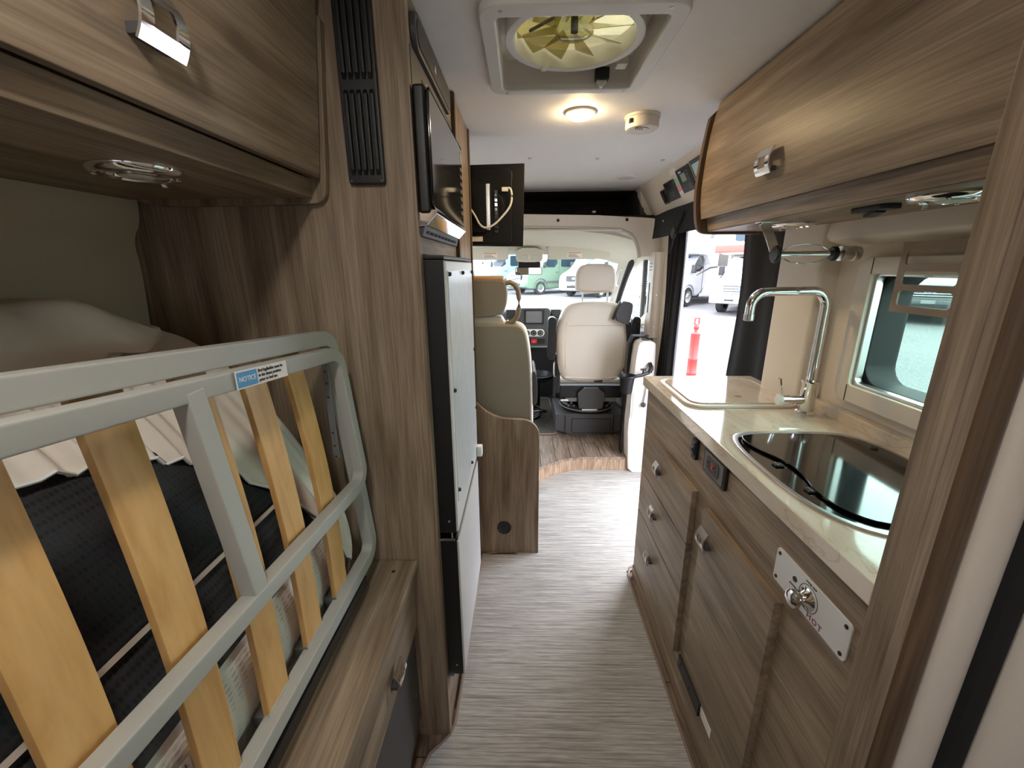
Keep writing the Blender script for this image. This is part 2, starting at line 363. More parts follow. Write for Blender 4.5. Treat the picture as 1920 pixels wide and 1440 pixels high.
# raised cab platform with plank facing
step_pts = [(-.62, 2.02), (-.30, 2.12), (-.08, 2.26), (.105, 2.455), (.18, 2.53), (.27, 2.59), (.38, 2.625), (.50, 2.632), (.86, 2.62)]
sp = chaikin(step_pts, 2, closed=False)
plat = kind(prism('floor_cab', [(p[0], p[1] + .012) for p in sp] + [(.98, 2.64), (.98, 4.35), (-.98, 4.35), (-.98, 2.03)], 'z', -.08, .088, 'floor_base', bev=0))
def step_y(x):
    for a, b2 in zip(sp, sp[1:]):
        if a[0] <= x <= b2[0]: return lerp(a[1], b2[1], (x - a[0]) / (b2[0] - a[0] + 1e-9))
    return sp[-1][1]
xw = .105; ix = 0; x = -.30
while x < .855:
    x1 = min(x + xw, .86); ys = max(step_y(x), step_y(x1 - .002), step_y((x + x1) / 2))
    cuts = [None, 2.80 + (ix * .37) % .42, 3.42]
    for j in range(2):
        ya = (step_y(x) + .006, step_y(x1 - .003) + .006) if j == 0 else (cuts[1], cuts[1])
        yb = cuts[j + 1] - .003
        if yb - max(ya) > .02:
            prism('plank', [(x + .0015, ya[0]), (x1 - .0015, ya[1]), (x1 - .0015, yb), (x + .0015, yb)], 'z', .088, .100, 'plank_y', plat, bev=.001)
    x = x1; ix += 1
# riser boards, following the curve
acc = 0; seg = [sp[0]]
for a, b2 in zip(sp, sp[1:]):
    acc += math.hypot(b2[0] - a[0], b2[1] - a[1]); seg.append(b2)
    if acc > .115 or b2 == sp[-1]:
        if seg[0][0] > -.35:
            bm = bmesh.new(); n = len(seg); q = [(s[0], s[1]) for s in seg]
            add_prism(bm, q + [(s[0], s[1] + .012) for s in q[::-1]], 'z', .004, .086)
            mk('riser_board', bm, 'plank_z', plat, bev=.001)
        acc = 0; seg = [b2]
tube('step_nosing', [(p[0], p[1] + .002, .098) for p in sp if p[0] > -.35], .006, 'plank_y', plat, prof=[(-.006, -.012), (.006, -.012), (.006, .004), (-.006, .004)])
# woven mat on the aisle floor
mat_pts = [(.478, -1.3), (.478, 1.63), (.60, 1.67), (.86, 1.67), (.86, 2.60)] + [(p[0], p[1] - .003) for p in sp[::-1] if -.1 < p[0] < .86] + [(-.10, 2.2), (-.10, 1.80), (-.02, 1.74), (-.196, 1.735), (-.208, .95), (-.222, .915), (-.268, .865), (-.290, .80), (-.30, .5), (-.30, -1.3)]
mt = thing('woven_floor_mat', 'light grey woven vinyl mat covering the aisle floor', 'floor mat', (.1, 1, .001))
prism('mat_sheet', mat_pts, 'z', .0008, .006, 'woven', mt, bev=0)
tube('edge_binding', [(p[0], p[1], .006) for p in [(-.10, 1.76), (-.196, 1.735), (-.208, .95), (-.222, .915), (-.268, .865), (-.290, .80), (-.30, .5), (-.30, -.6)]], .005, 'binding', mt)
tube('edge_binding', [(.478, -.6, .006), (.478, 1.60, .006), (.50, 1.655, .006), (.60, 1.672, .006)], .005, 'binding', mt)
# ------------------------------------------------------------------ ceiling with the roof hatch opening
bm = bmesh.new(); hx0, hx1, hy0, hy1 = -.06, .31, 1.03, 1.40
for lo, hi in (((-.80, -1.38), (hx0, 3.22)), ((hx1, -1.38), (.80, 3.22)), ((hx0, -1.38), (hx1, hy0)), ((hx0, hy1), (hx1, 3.22))):
    add_box(bm, (lo[0], lo[1], 1.87), (hi[0], hi[1], 1.90))
ce = kind(mk('ceiling', bm, 'ceiling_vinyl', bev=0))
bm = bmesh.new()
for lo, hi in (((-1.0, -1.38), (hx0, 3.7)), ((hx1, -1.38), (1.0, 3.7)), ((hx0, -1.38), (hx1, hy0)), ((hx0, hy1), (hx1, 3.7))):
    add_box(bm, (lo[0], lo[1], 1.955), (hi[0], hi[1], 1.985))
kind(mk('roof', bm, 'paint_white', bev=0))
for x, y in ((-.30, 2.26), (.036, 2.256), (.367, 2.284), (.700, 2.33), (-.5, 2.28)):
    lathe('ceiling_clip', [(0, -.006), (.008, -.005), (.011, -.001), (.011, .002)], (x, y, 1.87), 'z', 'lamp_lens_off', ce, n=14)
# coves between the ceiling and the walls
for sx, nm in ((1, 'trim_1'), (-1, 'trim_2')):
    kind(prism(nm, [(sx * .79, 1.885), (sx * .785, 1.868), (sx * .80, 1.855), (sx * .895, 1.685), (sx * .915, 1.665), (sx * .99, 1.66), (sx * .99, 1.95)], 'y', 1.58 if sx > 0 else 1.8, 3.20, 'beige', bev=.004))
# ------------------------------------------------------------------ side walls
def wall(name, parts, mat='beige'):
    bm = bmesh.new()
    for lo, hi in parts: add_box(bm, lo, hi)
    return kind(mk(name, bm, mat, bev=0))
wall('wall_right', [((.925, -1.38, -.08), (1.0, .50, 1.96)), ((.925, .50, -.08), (1.0, 1.50, 1.02)), ((.925, .50, 1.355), (1.0, 1.50, 1.96)), ((.925, 1.16, 1.02), (1.0, 1.50, 1.355)),
    ((.955, 1.50, 1.68), (1.0, 2.95, 1.96)), ((.925, 2.66, -.2), (1.0, 2.98, 1.66)), ((.925, 2.98, -.2), (1.0, 4.1, .93)), ((.925, 2.98, 1.44), (1.0, 3.6, 1.96))])
wall('wall_left', [((-1.0, -1.38, -.08), (-.925, 2.98, 1.96)), ((-1.0, 2.98, -.2), (-.925, 4.1, .93)), ((-1.0, 2.98, 1.44), (-.925, 3.6, 1.96))])
# rear doors, each with its window, behind the viewer
wall('wall_rear', [((-1.0, -1.42, -.08), (1.0, -1.36, .95)), ((-1.0, -1.42, 1.60), (1.0, -1.36, 1.96)), ((-1.0, -1.42, .95), (-.78, -1.36, 1.60)), ((.78, -1.42, .95), (1.0, -1.36, 1.60)), ((-.12, -1.42, .95), (.12, -1.36, 1.60))])
for i, (a, b2) in enumerate(((-.78, -.12), (.12, .78))):
    kind(box('window_%d' % (i + 2), (a, -1.395, .95), (b2, -1.389, 1.60), 'rear_glass', bev=0))
# beige structure above the window: lower ledge band and the pillar beside the door curtain
kind(prism('trim_3', chaikin([(.93, 1.50), (.88, 1.50), (.872, 1.44), (.875, 1.425), (.905, 1.415), (.93, 1.41)], 1, False), 'y', .46, 1.30, 'beige', bev=.003))
kind(prism('trim_4', rrect(.868, .95, 1.285, 1.495, .014, 3), 'z', .90, 1.485, 'beige', bev=0))
# left wall shaped trim behind the bed
kind(prism('trim_5', chaikin([(-.93, 1.60), (-.80, 1.60), (-.80, 1.46), (-.83, 1.42), (-.825, 1.36), (-.84, 1.20), (-.85, 1.0), (-.86, .60), (-.93, .60)], 2), 'y', -1.3, .918, 'beige_fabric', bev=0))
# ------------------------------------------------------------------ kitchen window
win = kind(thing('window_1', 'framed side window above the worktop', 'window', (.92, .78, 1.0)), 'structure'); del win['category']
ro = rrect(.42, 1.175, .995, 1.378, .035); ri = rrect(.467, 1.128, 1.042, 1.336, .012)
ring('window_frame', ro, ri, 'x', .893, .932, 'beige', win, bev=.004)
for y, z0, z1 in ((1.128, 1.336, 1.376), (1.128, .997, 1.042)):
    box('frame_joint', (.8915, y - .0008, z0), (.896, y + .0008, z1), 'dark_grey', win, bev=0)
ring('inner_rail', [(p[0], p[1]) for p in rrect(.466, 1.129, 1.041, 1.337, .012)], rrect(.474, 1.121, 1.050, 1.330, .012), 'x', .905, .925, 'steel', win, bev=.002)
so = rrect(.455, 1.158, 1.022, 1.353, .03); si = rrect(.475, 1.124, 1.050, 1.330, .05)
ring('rubber_reveal', so, si, 'x', .928, 1.01, 'black_matte', win, bev=.004)
prism('window_glass', rrect(.46, 1.14, 1.035, 1.34, .05), 'x', 1.000, 1.004, 'tinted_glass', win, bev=0)
# ------------------------------------------------------------------ cab shell: header, headliner, A pillars, windscreen
hd_o = [(-.95, 1.40), (-.95, 1.655), (-.5, 1.685), (0, 1.697), (.5, 1.685), (.80, 1.668), (.95, 1.655), (.95, 1.42)]
hd_i = [(.80, 1.42), (.785, 1.50), (.74, 1.565), (.66, 1.60), (.4, 1.613), (0, 1.62), (-.4, 1.613), (-.66, 1.60), (-.74, 1.565), (-.785, 1.50), (-.80, 1.42), (-.80, 1.40)]
hdr = kind(prism('trim_6', hd_o + hd_i, 'y', 2.97, 3.06, 'off_white', bev=.006))
for x in (.235, .69): lathe('header_plug', [(0, -.004), (.010, -.003), (.011, .002)], (x, 2.97, 1.655), 'y', 'black_plastic', hdr, n=14)
for x in (.015, .47): lathe('header_plug', [(0, -.004), (.009, -.003), (.010, .002)], (x, 2.97, 1.660), 'y', 'white_plastic', hdr, n=14)
lip = [(p[0] * .985, p[1] - .006) for p in hd_i[:-1]]
tube('header_lip', [(p[0], 2.975, p[1]) for p in chaikin(lip, 1, False)], .011, 'headliner', hdr)
box('header_rail', (-.60, 2.955, 1.586), (.66, 2.985, 1.598), 'off_white', hdr, bev=.004)
# black lined storage pocket above the cab
pk = kind(prism('trim_7', [(3.05, 1.665), (3.62, 1.64), (3.66, 1.88), (3.20, 1.89), (3.20, 1.872), (3.62, 1.862), (3.60, 1.668), (3.05, 1.69)], 'x', -.90, .90, 'pocket_cloth', bev=0))
for sx in (-1, 1): prism('pocket_cheek', [(3.05, 1.67), (3.62, 1.66), (3.62, 1.88), (3.2, 1.88), (3.14, 1.80)], 'x', sx * .80, sx * .83, 'dark_grey', pk, bev=.004)
kind(prism('trim_8', chaikin([(.84, 1.69), (.80, 1.80), (.80, 1.87), (.93, 1.87), (.93, 1.69)], 1), 'y', 3.10, 3.19, 'off_white', bev=.006))
# headliner
def hl(u, v):
    x = lerp(-.95, .95, u); k = abs(x / .95) ** 4
    y, z = pline([(3.04, 1.618), (3.2, 1.60), (3.4, 1.565), (3.58, 1.515), (3.66, 1.475)], v)
    return Vector((x, y, z - .12 * k - .03 * (x / .95) ** 2))
kind(sheet('ceiling_cab', hl, 25, 12, .02, 'headliner'))
kind(box('roof_cap', (-.98, 3.02, 1.9), (.98, 3.75, 1.93), 'paint_white', bev=.01))
kind(prism('roof_nose', [(3.68, 1.48), (3.74, 1.50), (3.74, 1.93), (3.70, 1.93)], 'x', -.98, .98, 'paint_white', bev=0))
for sx, nm in ((1, 'trim_9'), (-1, 'trim_10')):
    a = [(sx * .86, 3.60, 1.52), (sx * .885, 3.75, 1.40), (sx * .91, 4.00, 1.18), (sx * .93, 4.28, .98), (sx * .94, 4.45, .88)]
    o = kind(tube(nm, a, .05, 'headliner', n=12, prof=[(-.07, -.035), (.05, -.05), (.07, .03), (-.03, .05)]), 'structure')
    if sx > 0: tube('grab_handle', [(.855, 3.78, 1.335), (.838, 3.80, 1.325), (.845, 3.93, 1.205), (.868, 3.95, 1.185)], .013, 'white_plastic', o)
ws = kind(sheet('window_4', lambda u, v: Vector((lerp(-.90, .90, u), lerp(3.69, 4.46, v) - .10 * (2 * u - 1) ** 2 + .04, lerp(1.49, .90, v))), 13, 7, .005, 'windshield_glass'))
# passenger door with framed window
for sx, nm in ((1, 'door_1'), (-1, 'door_2')):
    dr = kind(thing(nm, 'cab door', 'door', (sx * .92, 3.5, .1)), 'structure'); del dr['category']
    wo_ = chaikin([(2.99, .90), (2.99, 1.45), (3.32, 1.45), (3.52, 1.38), (3.80, 1.16), (4.06, .90)], 2)
    wi_ = chaikin([(3.03, .955), (3.03, 1.405), (3.30, 1.405), (3.48, 1.34), (3.74, 1.13), (3.93, .955)], 2)
    ring('window_surround', wo_, wi_, 'x', sx * .895, sx * .94, 'off_white', dr, bev=.006)
    tube('black_seal', [(sx * .888, p[0] + .02, p[1] + .03) for p in chaikin([(3.00, 1.45), (3.30, 1.455), (3.52, 1.385), (3.80, 1.165), (4.0, .95)], 2, False)], .026, 'rubber', dr)
    prism('window_glass', wi_, 'x', sx * .918, sx * .922, 'side_glass', dr, bev=0)
    box('window_divider', (sx * .905, 3.22, .95), (sx * .925, 3.262, 1.40), 'rubber', dr, bev=.004)
    box('divider_trim', (sx * .90, 3.265, .95), (sx * .925, 3.29, 1.40), 'off_white', dr, bev=.004)
    prism('door_card', [(2.96, .12), (2.96, .91), (4.06, .91), (4.06, .3), (3.9, .12)], 'x', sx * .86, sx * .93, 'mid_grey', dr, bev=.015)
# B pillar upper strip and lower tower
bp_ = kind(prism('trim_11', [(.86, .88), (.86, 1.45), (.93, 1.45), (.93, .88)], 'y', 2.86, 2.985, 'off_white', bev=.01))
for i in range(3): box('vent_slot', (.856, 2.90, 1.37 - i * .02), (.862, 2.95, 1.376 - i * .02), 'mid_grey', bp_, bev=0)
box('belt_slot', (.856, 2.92, 1.05), (.862, 2.93, 1.25), 'dark_grey', bp_, bev=0)
prof = chaikin([(.718, .0), (.708, .12), (.702, .22), (.694, .32), (.704, .60), (.718, .86), (.735, .905), (.822, .905), (.838, .88), (.842, .30), (.845, .24), (.848, 0)], 1)
tower = thing('pillar_tower_trim', 'tall cream plastic pillar trim standing beside the cab step', 'pillar trim', (.76, 2.66, 0))
prism('tower_shell', prof, 'y', 2.595, 2.72, 'off_white', tower, bev=.016, seg=3)
prism('black_edge', [(.682, .09), (.694, .09), (.700, .86), (.72, .915), (.82, .918), (.82, .925), (.715, .925), (.688, .87)], 'y', 2.70, 2.76, 'black_plastic', tower, bev=.003)
lathe('belt_reel_cap', [(0, .006), (.022, .005), (.026, 0), (.026, -.004)], (.782, 2.655, .905), 'z', 'dark_grey', tower, n=20)
lathe('recess_cup', [(.030, -.002), (.028, .004), (.020, .010), (0, .012)], (.800, 2.592, .735), 'y', 'mid_grey', tower, n=20)
box('white_strip', (.702, 2.588, .40), (.707, 2.596, .56), 'white_plastic', tower, bev=.001); box('white_strip', (.715, 2.588, .395), (.719, 2.596, .57), 'white_plastic', tower, bev=.001)
# door jamb of the sliding door
kind(prism('trim_12', [(.925, 2.60), (.955, 2.57), (.965, 2.58), (1.0, 2.68), (.925, 2.68)], 'z', -.25, 1.66, 'paint_silver', bev=.006))
# ------------------------------------------------------------------ wood divider and beige lining beside the worktop
dv = thing('wood_divider_panel', 'upright wood divider panel at the end of the worktop', 'divider', (.6, .47, 0))
box('panel_sheet', (.489, .456, .0), (.93, .491, 1.868), 'wood_z', dv, bev=.001)
box('edge_strip', (.485, .454, .0), (.4895, .492, 1.868), 'wood_z', dv, bev=.0015)
prism('moulding', chaikin([(.508, .460), (.510, .450), (.524, .446), (.540, .448), (.546, .460)], 1), 'z', 0, 1.868, 'wood_edge', dv, bev=0)
ln = kind(prism('trim_14', chaikin([(.544, .460), (.546, .446), (.56, .440), (.582, .440), (.594, .446), (.596, .460)], 1), 'z', 0, 1.868, 'beige', bev=0))
kind(prism('trim_15', chaikin([(.588, .460), (.590, .436), (.602, .430), (.618, .432), (.622, .460)], 1), 'z', 0, 1.868, 'rubber', bev=0))
kind(prism('trim_16', chaikin([(.618, .46), (.620, .426), (.66, .404), (.74, .390), (.93, .380), (.93, .46)], 2), 'z', 0, 1.868, 'beige', bev=0))
# ------------------------------------------------------------------ ground outside
XF.append(Matrix.Translation((0, 0, -.55)) @ Matrix.Rotation(math.atan(.0187), 4, 'X'))
gd = bmesh.new(); bmesh.ops.create_grid(gd, x_segments=2, y_segments=2, size=150)
gnd = kind(mk('ground', gd, 'asphalt'))
for a, b2, w in (((-14, 24.5), (12, 19.8), .10), ((4.2, 13.2), (20, 16.2), .12), ((10.0, 14.2), (14.5, 22), .10), ((13.5, 14.6), (18.5, 22.5), .10)):
    d = Vector((b2[0] - a[0], b2[1] - a[1])); nrm = Vector((-d.y, d.x)).normalized() * w / 2
    prism('parking_line', [(a[0] - nrm.x, a[1] - nrm.y), (b2[0] - nrm.x, b2[1] - nrm.y), (b2[0] + nrm.x, b2[1] + nrm.y), (a[0] + nrm.x, a[1] + nrm.y)], 'z', .002, .006, 'line_paint', gnd, bev=0)
XF.pop()
# ------------------------------------------------------------------ shared little parts
def pull(parent, loc, sx, w=.036, h=.046, out=.020, mat='chrome'):
    """curved square pull with a window, hung from a ridge; faces sx along x"""
    x0, y0, z0 = loc; bm = bmesh.new(); nu, nv = 9, 13; V = {}
    def pt(i, j):
        t = j / (nv - 1); o = .008 + out * (math.sin(math.pi * (.16 + .62 * t)) - .35)
        return Vector((x0 + sx * o, y0 + (i / (nu - 1) - .5) * w, z0 + h * (.5 - t)))
    for i in range(nu):
        for j in range(nv): V[i, j] = bm.verts.new(pt(i, j))
    for i in range(nu - 1):
        for j in range(nv - 1):
            if 2 <= i < nu - 3 and 4 <= j < 9: continue
            bm.faces.new((V[i, j], V[i + 1, j], V[i + 1, j + 1], V[i, j + 1]))
    solid(bm, .003); p = mk('pull_handle', bm, mat, parent, bev=0)
    box('handle_mount', (min(x0, x0 + sx * .012), y0 - w * .42, z0 - h * .40), (max(x0, x0 + sx * .014), y0 + w * .42, z0 - h * .22), 'dark_grey', p, bev=.001)
    return p
def puck(name, label, x, y, z, r=.062, group=None):
    t = thing(name, label, 'lamp', (x, y, z), group)
    lathe('lamp_ring', [(r, 0), (r, -.004), (r * .93, -.009), (r * .80, -.011), (r * .72, -.008), (r * .70, -.004)], (x, y, z), 'z', 'chrome', t, n=36)
    lathe('lamp_face', [(r * .70, -.005), (r * .45, -.006), (r * .40, -.010), (r * .2, -.011), (0, -.011)], (x, y, z), 'z', 'steel', t, n=36)
    lathe('lamp_lens', [(r * .38, -.0105), (r * .3, -.013), (0, -.013)], (x, y, z), 'z', 'lamp_lens_off', t, n=24)
    box('lamp_switch', (x - .004, y + r * .78, z - .018), (x + .004, y + r * .86, z - .009), 'chrome', t, bev=.001)
    for a in (40, 220): lathe('screw', [(.004, -.011), (.003, -.013), (0, -.013)], (x + r * .83 * math.cos(math.radians(a)), y + r * .83 * math.sin(math.radians(a)), z), 'z', 'chrome', t, n=10)
    return t
# ------------------------------------------------------------------ overhead cabinet above the bed
def front_sheet(name, prof, y0, y1, th, mat, parent, bev=.002):
    """cabinet front: curved profile (x,z) extruded along y, real thickness towards the outside"""
    bm = bmesh.new(); n = len(prof); inner = []
    for i, p in enumerate(prof):
        a = prof[max(0, i - 1)]; b2 = prof[min(n - 1, i + 1)]; d = Vector((b2[0] - a[0], b2[1] - a[1])).normalized()
        inner.append((p[0] + d.y * th, p[1] - d.x * th))
    add_prism(bm, list(prof) + inner[::-1], 'y', y0, y1); return mk(name, bm, mat, parent, bev=bev)
oc = thing('overhead_cabinet', 'wood overhead cabinet hung above the folded bed', 'cabinet', (-.6, .3, 1.5), 'overhead cabinets')
dprof = [(-.404, 1.530), (-.396, 1.60), (-.388, 1.68), (-.380, 1.76), (-.372, 1.835), (-.370, 1.860)]
front_sheet('cabinet_door', [(p[0] + .002, p[1]) for p in dprof], -1.2, .898, -.018, 'wood_y', oc)
front_sheet('lower_lip', [(-.424, 1.496), (-.424, 1.532)], -1.2, .905, -.02, 'wood_y', oc)
box('cabinet_floor', (-.93, -1.2, 1.497), (-.426, .905, 1.512), 'wood_y', oc, bev=.001)
box('inner_frame', (-.60, -1.2, 1.512), (-.44, .905, 1.866), 'wood_edge', oc, bev=0)
ep = chaikin([(-.93, 1.484), (-.43, 1.484), (-.402, 1.49), (-.393, 1.515), (-.380, 1.68), (-.362, 1.868), (-.93, 1.868)], 2)
prism('end_panel', ep, 'y', .902, .918, 'wood_z', oc, bev=.002)
pull(oc, (-.396, .512, 1.612), 1, .062, .062, .026)
puck('reading_lamp', 'round metal reading lamp under the cabinet above the bed', -.545, .635, 1.497, .055)
# ------------------------------------------------------------------ tall cabinet
tc_ = thing('tall_cabinet', 'tall wood cabinet housing the microwave and refrigerator', 'cabinet', (-.55, 1.35, 0))
box('side_panel', (-.925, .920, 0), (-.222, .942, 1.868), 'wood_z', tc_, bev=.001)
box('edge_band', (-.2225, .918, .0), (-.2165, .944, 1.868), 'wood_z', tc_, bev=.001)
box('cabinet_back', (-.925, .94, 0), (-.80, 1.80, 1.868), 'wood_z', tc_, bev=0)
for nm, z0, z1, y1 in (('lower_panel', .0, .195, 1.44), ('middle_panel', 1.388, 1.424, 1.44), ('upper_panel', 1.772, 1.868, 1.44)):
    box(nm, (-.80, .943, z0), (-.219, y1, z1), 'wood_y', tc_, bev=.001)
box('divider_post', (-.80, 1.44, 0), (-.207, 1.462, 1.868), 'wood_edge', tc_, bev=.001)
box('wardrobe_panel', (-.80, 1.463, 0), (-.213, 1.79, 1.868), 'wood_z', tc_, bev=.001)
box('wardrobe_edge', (-.80, 1.791, 0), (-.207, 1.812, 1.868), 'wood_edge', tc_, bev=.001)
# louvred vent on the side panel
vt = prism('louvre_vent', rrect(-.349, -.276, 1.522, 1.866, .004, 2), 'y', .907, .921, 'black_plastic', tc_, bev=.003)
for k in range(2):
    for i in range(5):
        x = -.337 + i * .0125
        zc = 1.612 + k * .165
        bm = bmesh.new(); sweep(bm, [(x, .910, zc - .072), (x + .001, .903, zc - .064), (x + .001, .902, zc), (x + .001, .903, zc + .064), (x, .910, zc + .072)], [(-.0045, -.004), (.0045, -.004), (.0035, .004), (-.0035, .004)], up=(0, -1, 0))
        mk('slat', bm, 'black_plastic', vt, bev=.001)
for x, z in ((-.343, 1.527), (-.282, 1.527)): lathe('screw', [(0, -.002), (.003, -.001), (.003, .002)], (x, .907, z), 'y', 'dark_grey', vt, n=10)
# outlet cover at the foot of the cabinet
lathe('floor_outlet', [(.0, .002), (.014, .003), (.016, .008), (.022, .008), (.024, 0)], (-.222, 1.03, .13), 'x', 'black_plastic', tc_, n=20)
# slim oval grille above the microwave
og = prism('oval_grille', rrect(.955, 1.365, 1.775, 1.845, .034, 6), 'x', -.220, -.207, 'dark_grey', tc_, bev=.003)
prism('grille_mesh', rrect(.968, 1.352, 1.785, 1.835, .024, 6), 'x', -.2075, -.2055, 'black_plastic', og, bev=0)
prism('grille_badge', [(1.13, 1.80), (1.15, 1.80), (1.14, 1.815)], 'x', -.2056, -.2045, 'white_plastic', og, bev=0)
# ------------------------------------------------------------------ microwave
mw = thing('microwave_oven', 'black built-in microwave with a glossy door above the refrigerator', 'microwave', (-.4, 1.15, 1.45))
box('oven_body', (-.62, .945, 1.455), (-.225, 1.40, 1.70), 'black_plastic', mw, bev=.002)
trim = box('trim_plate', (-.2215, .935, 1.70), (-.2145, 1.415, 1.772), 'dark_grey', mw, bev=.001)
for i in range(12): box('vent_slot', (-.2150, 1.02 + i * .03, 1.722), (-.2138, 1.043 + i * .03, 1.727), 'black_matte', trim, bev=0)
for i in range(12): box('vent_slot', (-.2150, 1.02 + i * .03, 1.738), (-.2138, 1.043 + i * .03, 1.743), 'black_matte', trim, bev=0)
box('side_trim', (-.2215, 1.395, 1.425), (-.2145, 1.415, 1.70), 'dark_grey', mw, bev=.001)
box('door_body', (-.2145, .923, 1.468), (-.190, 1.388, 1.702), 'black_plastic', mw, bev=.006, seg=3)
dg = prism('door_glass', rrect(.928, 1.330, 1.478, 1.696, .012, 4), 'x', -.190, -.1825, 'black_gloss', mw, bev=.003)
cp = prism('control_panel', rrect(1.332, 1.384, 1.478, 1.696, .006, 3), 'x', -.190, -.184, 'black_gloss', mw, bev=.002)
box('display', (-.1842, 1.340, 1.655), (-.1832, 1.376, 1.682), 'lcd', cp, bev=0)
for r in range(7):
    for q in range(3): box('button', (-.1842, 1.338 + q * .0135, 1.632 - r * .02), (-.1828, 1.348 + q * .0135, 1.642 - r * .02), 'mid_grey', cp, bev=0)
tube('chrome_edge', [(-.186, .930, 1.6985), (-.186, 1.384, 1.6985)], .003, 'chrome', mw, n=6)
prism('chrome_base', [(-.222, 1.442), (-.200, 1.445), (-.178, 1.468), (-.180, 1.476), (-.222, 1.470)], 'y', .928, 1.388, 'chrome', mw, bev=.001)
lg = prism('lower_grille', [(-.2215, 1.424), (-.2125, 1.424), (-.206, 1.446), (-.2215, 1.446)], 'y', .935, 1.41, 'dark_grey', mw, bev=.001)
for i in range(9): box('vent_slot', (-.2105, .965 + i * .046, 1.431), (-.2075, .998 + i * .046, 1.437), 'black_matte', lg, bev=0)
# ------------------------------------------------------------------ refrigerator
fr = thing('refrigerator', 'two-door refrigerator with black edges and pale grey door panels', 'refrigerator', (-.4, 1.19, .2))
box('fridge_body', (-.78, .955, .20), (-.228, 1.435, 1.384), 'black_plastic', fr, bev=.002)
for nm, z0, z1 in (('upper_door', .685, 1.376), ('lower_door', .205, .660)):
    d = box(nm, (-.226, .948, z0), (-.1745, 1.432, z1), 'black_plastic', fr, bev=.002)
    box('face_frame', (-.1748, .951, z0 + .003), (-.1690, 1.429, z1 - .003), 'door_panel', d, bev=.0015)
    if nm == 'upper_door':
        prism('metal_panel', [(.966, .77), (.966, 1.352), (1.408, 1.352), (1.408, .735), (1.10, .735)], 'x', -.1692, -.1672, 'alu_panel', d, bev=0)
        for y, z in ((.972, 1.345), (1.19, 1.345), (1.40, 1.345), (1.40, 1.09), (.972, 1.07), (1.40, .88), (.972, .80), (1.24, .745)):
            lathe('panel_bolt', [(0, .007), (.004, .006), (.0055, .002), (.0055, 0)], (-.1673, y, z), 'x', 'black_plastic', d, n=10)
        box('door_latch', (-.169, 1.395, .690), (-.148, 1.424, .730), 'white_plastic', d, bev=.004)
    for k in (z0 + .035,): lathe('screw', [(0, -.002), (.003, -.001), (.003, .002)], (-.192, .948, k), 'y', 'steel', d, n=10)
box('top_trim', (-.226, .946, 1.377), (-.172, 1.440, 1.386), 'black_plastic', fr, bev=.002)
hb = box('hinge_plate', (-.222, .942, .664), (-.178, .975, .672), 'chrome', fr, bev=.001)
lathe('hinge_pin', [(0, .010), (.004, .010), (.004, -.006), (0, -.006)], (-.188, .958, .672), 'z', 'chrome', hb, n=10)
box('lower_hinge', (-.232, .940, .196), (-.20, .965, .206), 'chrome', fr, bev=.001)
box('gap_strip', (-.1755, .950, .662), (-.1720, 1.432, .683), 'dark_grey', fr, bev=0)
# ------------------------------------------------------------------ bench cabinet under the bed
bc = thing('bench_cabinet', 'low wood bench cabinet with drawer under the folded bed', 'cabinet', (-.6, .2, 0))
box('bench_top', (-.925, -1.2, .600), (-.275, .918, .624), 'wood_y', bc, bev=.002)
lathe('hole_cap', [(0, .001), (.004, .001), (.005, 0)], (-.325, .875, .624), 'z', 'brown_belt', bc, n=12)
box('bench_body', (-.925, -1.2, .05), (-.305, .918, .600), 'wood_edge', bc, bev=0)
dw = box('drawer_front', (-.306, -.30, .430), (-.284, .900, .588), 'wood_y', bc, bev=.002)
pull(dw, (-.284, .702, .500), 1, .050, .050, .024)
box('dark_panel', (-.306, -.30, .10), (-.296, .912, .425), 'dark_grey', bc, bev=.002)
box('side_stile', (-.306, .905, .05), (-.288, .918, .600), 'wood_z', bc, bev=.001)
box('plinth', (-.34, -1.2, 0), (-.31, .918, .095), 'wood_edge', bc, bev=.001)
lathe('screw', [(0, .003), (.004, .002), (.004, -.001)], (-.296, .870, .22), 'x', 'chrome', bc, n=10)
# ------------------------------------------------------------------ bed: tilted steel frame with slats
bed = thing('folding_bed_frame', 'grey steel folding bed frame tipped up on the wood bench', 'bed frame', (-.4, 0, .63))
def bar(name, path, w, h, mat, parent, up=(1, 0, 0)):
    pr = [(-h / 2, -w / 2), (h / 2, -w / 2), (h / 2, w / 2), (-h / 2, w / 2)]
    return tube(name, path, 0, mat, parent, prof=pr, up=up, bev=.003)
def zb(y, z): return z - .085 * (y - .86)            # the upper side drops towards the cab
r = .032
def rail_loop(x_top, ztop, x_bot, zbot, y_end, sl_t, sl_b, near=-1.0):
    a = []
    zt = lambda y: ztop - sl_t * (y - y_end); zo = lambda y: zbot - sl_b * (y - y_end)
    a += [(x_top, near, zt(near)), (x_top, y_end - r, zt(y_end - r))]
    for k in range(1, 7):
        t = math.radians(90 * k / 6); a.append((lerp(x_top, x_bot, r * (1 - math.cos(t)) / (ztop - zbot)), y_end - r + r * math.sin(t), zt(y_end) - r * (1 - math.cos(t))))
    a.append((lerp(x_top, x_bot, .5), y_end + .002, (ztop + zbot) / 2))
    for k in range(0, 7):
        t = math.radians(90 * k / 6); a.append((x_bot, y_end - r + r * math.cos(t), zbot + r - r * math.sin(t)))
    a.append((x_bot, near, zo(near)))
    return a
bar('bed_rail', rail_loop(-.415, 1.218, -.376, .690, .872, .085, .02), .026, .030, 'frame_grey', bed)
lf = bar('leg_frame', rail_loop(-.392, 1.188, -.370, .893, .852, .088, .075), .024, .026, 'frame_grey', bed)
bar('leg_post', [(-.391, .455, 1.224), (-.371, .470, .930)], .024, .028, 'frame_grey', lf, up=(1, 0, 0))
